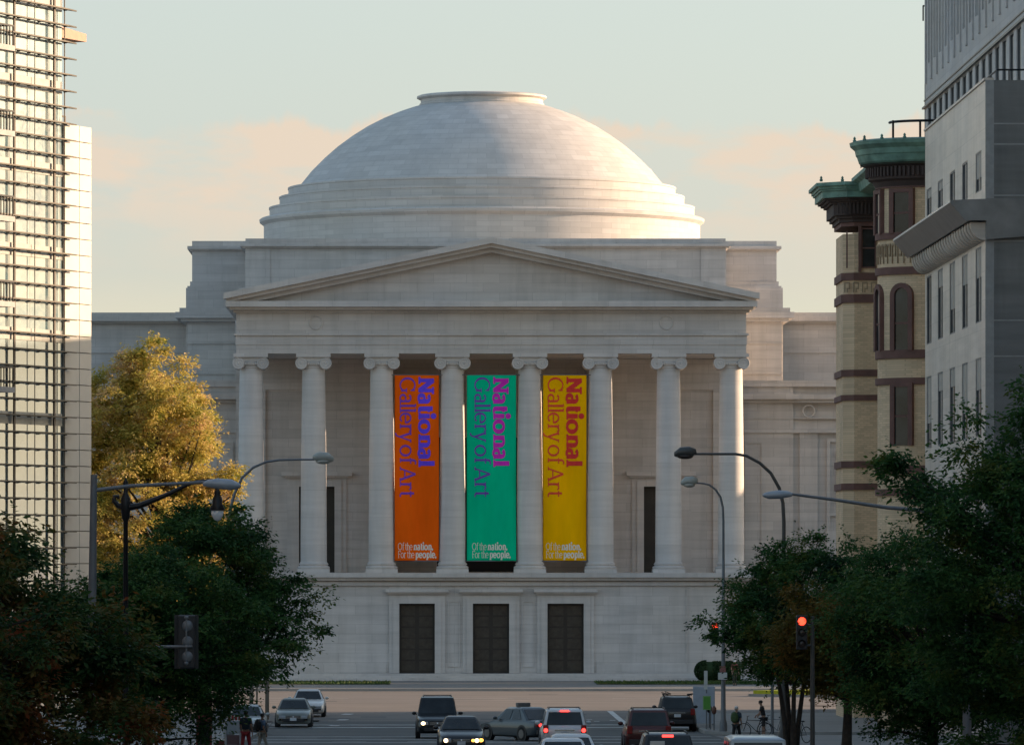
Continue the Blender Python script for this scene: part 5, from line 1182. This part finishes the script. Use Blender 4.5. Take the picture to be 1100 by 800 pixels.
    # lamps, grille, bumpers, plates
    yf = L / 2; yr_ = -L / 2
    for sx in (-1, 1):
        q = MB(); q.obox((sx * hw * .62, yf - .10, hood - .30), (hw * .17, -sx * .0, 0), (sx * -.02, .12, 0), (0, 0, .075)); hl = q.build('headlight', M['headlamp'], r, local=True, bevel=.02)
        if head_m:
            q = MB(); q.ball((sx * hw * .66, yf + .015, hood - .30), .10 if not amber else .085, .05, .08, 12, 8); q.build('bulb', head_m, hl, local=True, smooth=60)
            if amber and sx < 0: q = MB(); q.ball((sx * hw * .84, yf - .05, hood - .29), .09, .10, .07, 12, 8); q.ball((sx * hw * .5, yf + .0, hood - .30), .07, .06, .06, 12, 8); q.build('indicator', M['amber_on'], hl, local=True, smooth=60)
        q = MB()
        if suv: q.obox((sx * hw * .80, yr_ + .05, hb_ - .12), (hw * .11, 0, 0), (0, .09, 0), (0, 0, .16))
        else: q.obox((sx * hw * .68, yr_ + .04, hb_ - .20), (hw * .20, 0, 0), (0, .09, 0), (0, 0, .075))
        tl = q.build('tail_light', M['tail'], r, local=True, bevel=.02)
        if tail_m:
            q = MB(); q.ball((sx * hw * (.80 if suv else .66), yr_ - .05, hb_ - (.17 if suv else .20)), .085, .04, .085, 12, 8); q.build('bulb', tail_m, tl, local=True, smooth=60)
        q = MB(); q.ball((sx * (hw + .08), by1 - .42, hb_ + .06), .11, .07, .08, 10, 6); q.tube([(sx * (hw - .06), by1 - .40, hb_ - .0), (sx * (hw + .05), by1 - .42, hb_ + .04)], .02, 6); q.build('mirror', pm, r, local=True, smooth=60)
    q = MB(); q.obox((0, yf - .05, hood - .31), (hw * .38, 0, 0), (0, .08, 0), (0, 0, .085 if not suv else .13)); gr = q.build('grille', M['plastic'], r, local=True, bevel=.02)
    q = MB()
    for kz in range(3): q.obox((0, yf + .03, hood - .35 + kz * .045), (hw * .36, 0, 0), (0, .012, 0), (0, 0, .009))
    q.ball((0, yf + .04, hood - .30), .05, .02, .05, 10, 6); q.build('grille_bar', M['chrome'], gr, local=True)
    q = MB(); q.obox((0, yf - .02, cl + .20), (hw * .62, 0, 0), (0, .06, 0), (0, 0, .08)); q.build('front_bumper', M['plastic'], r, local=True, bevel=.02)
    q = MB(); q.obox((0, yf + .055, cl + .26), (.16, 0, 0), (0, .01, 0), (0, 0, .075)); q.build('licence_plate', M['plate'], r, local=True)
    q = MB(); q.obox((0, yr_ - .02, cl + .24), (hw * .84, 0, 0), (0, .08, 0), (0, 0, .11)); q.build('rear_bumper', trimc or M['plastic'], r, local=True, bevel=.03)
    q = MB(); q.obox((0, yr_ - .015, hb_ - .30), (.16, 0, 0), (0, .012, 0), (0, 0, .075)); q.build('licence_plate', M['plate'], r, local=True)
    q = MB(); q.obox((0, yr_ - .005, hb_ - .17), (hw * .42, 0, 0), (0, .012, 0), (0, 0, .02)); q.build('trim_strip', M['chrome'], r, local=True)
    if brake:
        q = MB(); q.obox((0, ry0 - .03, H - .075), (.17, 0, 0), (0, .03, 0), (0, 0, .035)); q.build('brake_light', M['tail_on'], r, local=True)
    if rack:
        q = MB()
        for sx in (-1, 1):
            q.tube([(sx * rw * .86, ry0 + .1, H - .01), (sx * rw * .86, ry0 + .2, H + .035), (sx * rw * .86, ry1 - .3, H + .035), (sx * rw * .86, ry1 - .2, H - .01)], .02, 6)
        for yy in (ry0 + .5, ry1 - .6): q.tube([(-rw * .88, yy, H + .04), (rw * .88, yy, H + .04)], .012, 6)
        q.build('roof_rack', M['plastic'], r, local=True)
    if bikes:
        q = MB()
        for sx, hh in ((-.62, .22), (-.45, .26), (.62, .12)):
            q.tube([(sx, ry0 + .3, H + .05), (sx - .14, ry0 + .3, H + hh), (sx + .1, ry0 + .3, H + hh * .6)], .03, 6); q.tube([(sx - .1, ry0 + .2, H + .12), (sx + .16, ry0 + .2, H + .14)], .035, 6)
        q.build('carrier_arm', M['plastic'], r, local=True)
    if taxi:
        q = MB(); q.obox((0, -.15, H + .10), (.34, 0, 0), (0, .10, 0), (0, 0, .09)); q.build('roof_sign', plain('taxi_sign', (.16, .15, .14), .6), r, local=True, bevel=.03)
    if sticker:
        q = MB(); q.obox((-.32, yr_ + .10 - .04, hb_ + .18), (.22, 0, 0), (0, .012, 0), (0, 0, .14)); q.build('spare_cover', g_white, r, local=True, bevel=.03)
    return r
PA = lambda px, Y: X_(px, Y)
car('parked_car', 'grey green sedan facing the camera at the left kerb', -6.0, 311.5, pi, 'sedan', paint('paint_grey_green', (.16, .165, .14)), H=1.42)
car('parked_car', 'white sedan facing the camera behind the grey green sedan', PA(331, 332), 333, pi, 'sedan', paint('paint_white_pearl', (.72, .71, .68), .0), H=1.44)
car('suv', 'black sport utility vehicle facing the camera with one headlight glowing', PA(470, 281), 284, pi, 'suv', paint('paint_black', (.010, .012, .014)), L=4.9, W=1.95, H=1.88, head_m=M['headlamp_on'], rack=True)
car('car', 'black sedan facing the camera with headlights on and an amber indicator', PA(496, 242), 246, pi, 'sedan', paint('paint_black_two', (.013, .011, .011)), H=1.43, W=1.84, head_m=M['headlamp_on'], amber=True)
car('taxi', 'grey taxi with a roof sign turning left across the street', PA(560, 277), 277, radians(33), 'sedan', paint('paint_taxi', (.055, .07, .08)), H=1.48, tail_m=M['tail_on'], taxi=True)
car('suv', 'white wagon seen from behind with red lights glowing, in the middle lane', PA(606.5, 245), 247, 0, 'suv', paint('paint_white', (.66, .69, .70), .1), L=4.5, W=1.86, H=1.74, tail_m=M['tail_on'], brake=True, rack=True)
car('car', 'white sedan roof directly behind the white wagon', PA(612, 198), 197, 0, 'sedan', paint('paint_white_b', (.64, .67, .68), .1), H=1.44)
car('car', 'white sedan roof lowest in the middle lane', PA(603.5, 190), 189.5, 0, 'sedan', paint('paint_white_c', (.66, .69, .70), .1), H=1.42)
car('suv', 'dark red sport utility vehicle seen from behind in the right lane', PA(697, 243), 245, 0, 'suv', paint('paint_dark_red', (.085, .018, .016)), L=4.7, W=1.88, H=1.75, rack=True)
car('suv', 'black wagon with a lit brake light behind the dark red vehicle', PA(717.5, 186), 188, 0, 'suv', paint('paint_charcoal', (.02, .019, .02)), L=4.4, W=1.76, H=1.62, brake=True, rack=True, sticker=True)
car('suv', 'black parked vehicle with carrier arms on its roof at the right kerb', PA(727, 303), 304.5, 0, 'suv', paint('paint_black_three', (.02, .018, .018)), L=4.7, W=1.86, H=1.68, bikes=True, rack=True)
car('van', 'pale silver van roof at the bottom edge on the right', PA(815, 163), 165.5, 0, 'van', paint('paint_silver', (.36, .40, .43), .3), L=4.9, W=1.76, H=1.84, cat='van')
car('parked_car', 'silver sedan parked at the left kerb behind the two pedestrians', PA(264, 291), 293, pi, 'sedan', paint('paint_silver_b', (.42, .42, .40)), H=1.42)

# ------------------------------------------------------------------ bicycles
def bicycle(x, y, rz, z0, label, c):
    r = empty('bicycle', (x, y, z0), label, 'bicycle', rz, group='bicycles at the right corner')
    for yy in (-.52, .52):
        q = MB(); q.tube([(0, yy + .33 * cos(t), .34 + .33 * sin(t)) for t in [2 * pi * k / 28 for k in range(29)]], .018, 6); w_ = q.build('wheel', M['tyre'], r, local=True, smooth=60)
        q = MB()
        for k in range(12): t = 2 * pi * k / 12; q.tube([(0, yy, .34), (0, yy + .32 * cos(t), .34 + .32 * sin(t))], .003, 4)
        q.tube([(-.03, yy, .34), (.03, yy, .34)], .025, 8); q.build('spokes', M['chrome'], w_, local=True)
    q = MB(); bbk = (0, -.08, .30); seat = (0, -.24, .80); hd = (0, .36, .82)
    for a, b in ((bbk, seat), (seat, hd), (bbk, (0, .38, .74)), (bbk, (0, -.52, .34)), (seat, (0, -.52, .34)), (hd, (0, .52, .34)), (hd, (0, .34, .98))): q.tube([a, b], .017, 6)
    q.build('frame', c, r, local=True)
    q = MB(); q.tube([(-.28, .30, 1.0), (-.12, .36, .99), (0, .34, .98), (.12, .36, .99), (.28, .30, 1.0)], .014, 6); q.build('handlebar', M['black'], r, local=True)
    q = MB(); q.ball((0, -.27, .90), .07, .13, .035, 10, 6); q.tube([(0, -.24, .80), (0, -.26, .89)], .013); q.build('saddle', M['black'], r, local=True, smooth=60)
    return r
Yb = 283.0
bicycle(X_(811, Yb), Yb, radians(80), g(Yb), 'dark bicycle held by the person in dark clothes', M['black'])
bicycle(X_(833, 287), 287, radians(75), g(287), 'dark bicycle parked further right behind the pedestrian signal', M['pole'])
bicycle(X_(858, 262), 262, radians(35), g(262) + .13, 'bicycle leaning by the multi stemmed tree, wheel towards the camera', M['lamp_dark'])

# ------------------------------------------------------------------ people
def skin_obj(name, joints, edges, mat, parent, sub=2, rootv=0):
    me = bpy.data.meshes.new(name); names = list(joints); me.from_pydata([joints[k][0] for k in names], [], [])
    me.edges.add(len(edges)); me.edges.foreach_set('vertices', [names.index(q) for e in edges for q in e]); me.update()
    o = bpy.data.objects.new(name, me); COL.objects.link(o); o.parent = parent; me.materials.append(mat)
    md = o.modifiers.new('skin', 'SKIN'); md.use_smooth_shade = True
    for i, k in enumerate(names):
        r_ = joints[k][1]; me.skin_vertices[0].data[i].radius = r_ if isinstance(r_, tuple) else (r_, r_)
    me.skin_vertices[0].data[rootv].use_root = True
    sb_ = o.modifiers.new('sub', 'SUBSURF'); sb_.levels = sub; sb_.render_levels = sub
    return o
def person(x, y, z0, yaw, label, H=1.75, shirt=None, legs=None, hairm=None, pose='walk', shorts=False, bag=None, cap=None, lean=0.0, skinm=None):
    """local: faces +y"""
    r = empty('person', (x, y, z0), label, 'person', yaw); s = H / 1.75; sk = skinm or M['skin']
    st_ = .22 if pose == 'walk' else .06
    J = {}
    def j(n, x_, y_, z_, rad): J[n] = ((x_ * s, (y_ + lean * max(0, z_ - .95)) * s, z_ * s), (tuple(q * s for q in rad) if isinstance(rad, tuple) else rad * s))
    j('pelvis', 0, 0, .95, (.15, .10)); j('waist', 0, 0, 1.10, (.125, .09)); j('chest', 0, .01, 1.30, (.16, .105)); j('neckb', 0, 0, 1.44, (.085, .07)); j('neck', 0, .01, 1.51, .05); j('head', 0, .02, 1.60, (.072, .085)); j('crown', 0, .01, 1.69, (.062, .075))
    for sd_, sg_ in (('l', -1), ('r', 1)):
        f = st_ * sg_
        j('hip' + sd_, sg_ * .09, .0, .88, .085); j('knee' + sd_, sg_ * .10, f * .55 + .03, .49, .055); j('ank' + sd_, sg_ * .10, f, .09, .038); j('toe' + sd_, sg_ * .11, f + .14, .035, .034)
        bend = .16 if pose != 'reach' else .30
        j('sho' + sd_, sg_ * .185, 0, 1.40, .052); j('elb' + sd_, sg_ * .235, -f * .4 + (.02 if pose != 'reach' else .12), 1.13, .038); j('wri' + sd_, sg_ * (.24 if pose != 'reach' else .22), -f * .5 + bend, .90 if pose != 'reach' else 1.02, .024); j('palm' + sd_, sg_ * .238, -f * .5 + bend + .03, .83 if pose != 'reach' else 1.0, (.018, .036))
        for k, (dx, dl) in enumerate(((-.028, .066), (-.01, .08), (.01, .075), (.028, .06))):
            b0 = J['palm' + sd_][0]; j('f%d%s' % (k, sd_), b0[0] / s, b0[1] / s + dx - lean * 0, b0[2] / s - .05, .0095); J['f%d%s' % (k, sd_)] = ((b0[0], b0[1] + dx * s, b0[2] - .045 * s), .0095 * s); J['g%d%s' % (k, sd_)] = ((b0[0] - sg_ * .012 * s, b0[1] + (dx * 1.1 + .012) * s, b0[2] - (.045 + dl * .6) * s), .008 * s)
        b0 = J['wri' + sd_][0]; J['th' + sd_] = ((b0[0] - sg_ * .01 * s, b0[1] + .05 * s, b0[2] - .05 * s), .010 * s); J['tt' + sd_] = ((b0[0] - sg_ * .012 * s, b0[1] + .062 * s, b0[2] - .09 * s), .008 * s)
    E = [('pelvis', 'waist'), ('waist', 'chest'), ('chest', 'neckb'), ('neckb', 'neck'), ('neck', 'head'), ('head', 'crown')]
    for d in 'lr':
        E += [('pelvis', 'hip' + d), ('hip' + d, 'knee' + d), ('knee' + d, 'ank' + d), ('ank' + d, 'toe' + d), ('chest', 'sho' + d), ('sho' + d, 'elb' + d), ('elb' + d, 'wri' + d), ('wri' + d, 'palm' + d), ('wri' + d, 'th' + d), ('th' + d, 'tt' + d)]
        for k in range(4): E += [('palm' + d, 'f%d%s' % (k, d)), ('f%d%s' % (k, d), 'g%d%s' % (k, d))]
    body = skin_obj('body', J, E, sk, r, 1)
    grow = lambda n, a: (J[n][0], tuple(q * a[0] + a[1] for q in (J[n][1] if isinstance(J[n][1], tuple) else (J[n][1], J[n][1]))))
    sj = {n: grow(n, (1.08, .015)) for n in ('waist', 'chest', 'pelvis', 'neckb', 'shol', 'shor')}
    for d in 'lr':
        a, b = Vector(J['sho' + d][0]), Vector(J['elb' + d][0]); sj['cuff' + d] = (tuple(a.lerp(b, .75)), (.058 * s, .058 * s))
    skin_obj('shirt', sj, [('pelvis', 'waist'), ('waist', 'chest'), ('chest', 'neckb'), ('chest', 'shol'), ('chest', 'shor'), ('shol', 'cuffl'), ('shor', 'cuffr')], shirt, r, 1, list(sj).index('pelvis'))
    lj = {'pelvis': grow('pelvis', (1.03, .008)), **{k: grow(k, (1.05, .012)) for k in ('hipl', 'hipr', 'kneel', 'kneer')}}
    ee = [('pelvis', 'hipl'), ('pelvis', 'hipr'), ('hipl', 'kneel'), ('hipr', 'kneer')]
    if not shorts:
        for d in 'lr': a = Vector(J['ank' + d][0]) + Vector((0, 0, .03)); lj['an' + d] = (tuple(a), (.055 * s, .055 * s)); ee.append(('knee' + d, 'an' + d))
    skin_obj('trousers', lj, ee, legs, r, 1, 0)
    for d in 'lr':
        a = Vector(J['toe' + d][0]); q = MB(); q.ball((a.x, a.y - .06 * s, .045), .048 * s, .14 * s, .045, 10, 6); q.build('shoe', M['black'], r, local=True, smooth=60)
    hx_, hy_, hz_ = J['head'][0]; q = MB(); q.ball((hx_, hy_ - .012, hz_ + .055 * s), .088 * s, .10 * s, .085 * s, 14, 8); q.build('cap' if cap else 'hair', cap or hairm or M['hair'], r, local=True, smooth=60)
    q = MB(); q.ball((hx_, hy_ + .085 * s, hz_ - .005), .012, .018, .02, 8, 6); q.build('nose', sk, body, local=True, smooth=60)
    q = MB()
    for sx in (-1, 1): q.ball((hx_ + sx * .03, hy_ + .078 * s, hz_ + .015), .01, .008, .007, 8, 6)
    q.build('eyes', M['black'], body, local=True)
    q = MB(); q.ball((hx_, hy_ + .075 * s, hz_ - .045), .022, .01, .006, 8, 6); q.build('mouth', plain('lips', (.25, .08, .07), .5), body, local=True)
    q = MB()
    for sx in (-1, 1): q.ball((hx_ + sx * .078 * s, hy_ - .005, hz_ + .0), .012, .02, .03, 8, 6)
    q.build('ears', sk, body, local=True)
    if bag:
        b_ = empty('backpack', (0, 0, 0), bag[1], 'bag'); 
        q = MB(); q.ball((0, 0, 0), .17, .12, .24, 14, 10); q.obox((0, -.08, -.06), (.11, 0, 0), (0, .05, 0), (0, 0, .1)); 
        q.build('pack', bag[0], b_, local=True, smooth=60, bevel=.01)
        q = MB()
        for sx in (-1, 1): q.tube([(sx * .11, .08, .2), (sx * .11, .2, .24), (sx * .13, .31, .06), (sx * .12, .2, -.16), (sx * .10, .08, -.18)], .018, 6)
        q.build('strap', M['black'], b_, local=True)
        off = Vector((0, -.21 * s + lean * .3, 1.24 * s)); off.rotate(Matrix.Rotation(yaw, 3, 'Z')); b_.location = Vector((x, y, z0)) + off; b_.rotation_euler = (0, 0, yaw)
    return r
clo = lambda n, c: plain(n, c, .85, var=.2, scale=9)
Yp = 237.0
person(X_(264, Yp), Yp, g(Yp), radians(-15), 'pedestrian in a navy shirt and red trousers beside the striped barricade', 1.76, clo('navy_cloth', (.02, .035, .055)), clo('red_cloth', (.30, .03, .04)))
person(X_(281.5, 240), 240, g(240), radians(-60), 'pedestrian in a blue shirt and pale trousers carrying a dark bag', 1.62, clo('blue_cloth', (.10, .16, .24)), clo('pale_cloth', (.40, .38, .33)), bag=(clo('bag_black', (.012, .012, .014)), 'dark bag on the back of the pedestrian in pale trousers'))
person(X_(791, 262), 262, g(262), radians(-25), 'person in a blue top and white cap with a green backpack', 1.68, clo('teal_cloth', (.03, .055, .075)), clo('dark_cloth', (.02, .022, .025)), cap=clo('cap_white', (.55, .56, .55)), bag=(clo('bag_green', (.05, .09, .03)), 'olive green backpack worn by the person in the white cap'))
person(X_(821, 284), 284.3, g(284), radians(80), 'person in dark clothes leaning over a bicycle at the right corner', 1.72, clo('charcoal_cloth', (.02, .018, .018)), clo('black_cloth', (.014, .014, .015)), pose='reach', shorts=True, lean=.22)
person(X_(789, 412), 412, .14, radians(200), 'distant person in dark clothes with a pale hat on the museum pavement', 1.7, clo('maroon_cloth', (.12, .03, .03)), clo('deep_green_cloth', (.02, .03, .02)), cap=M['globe'], pose='stand')
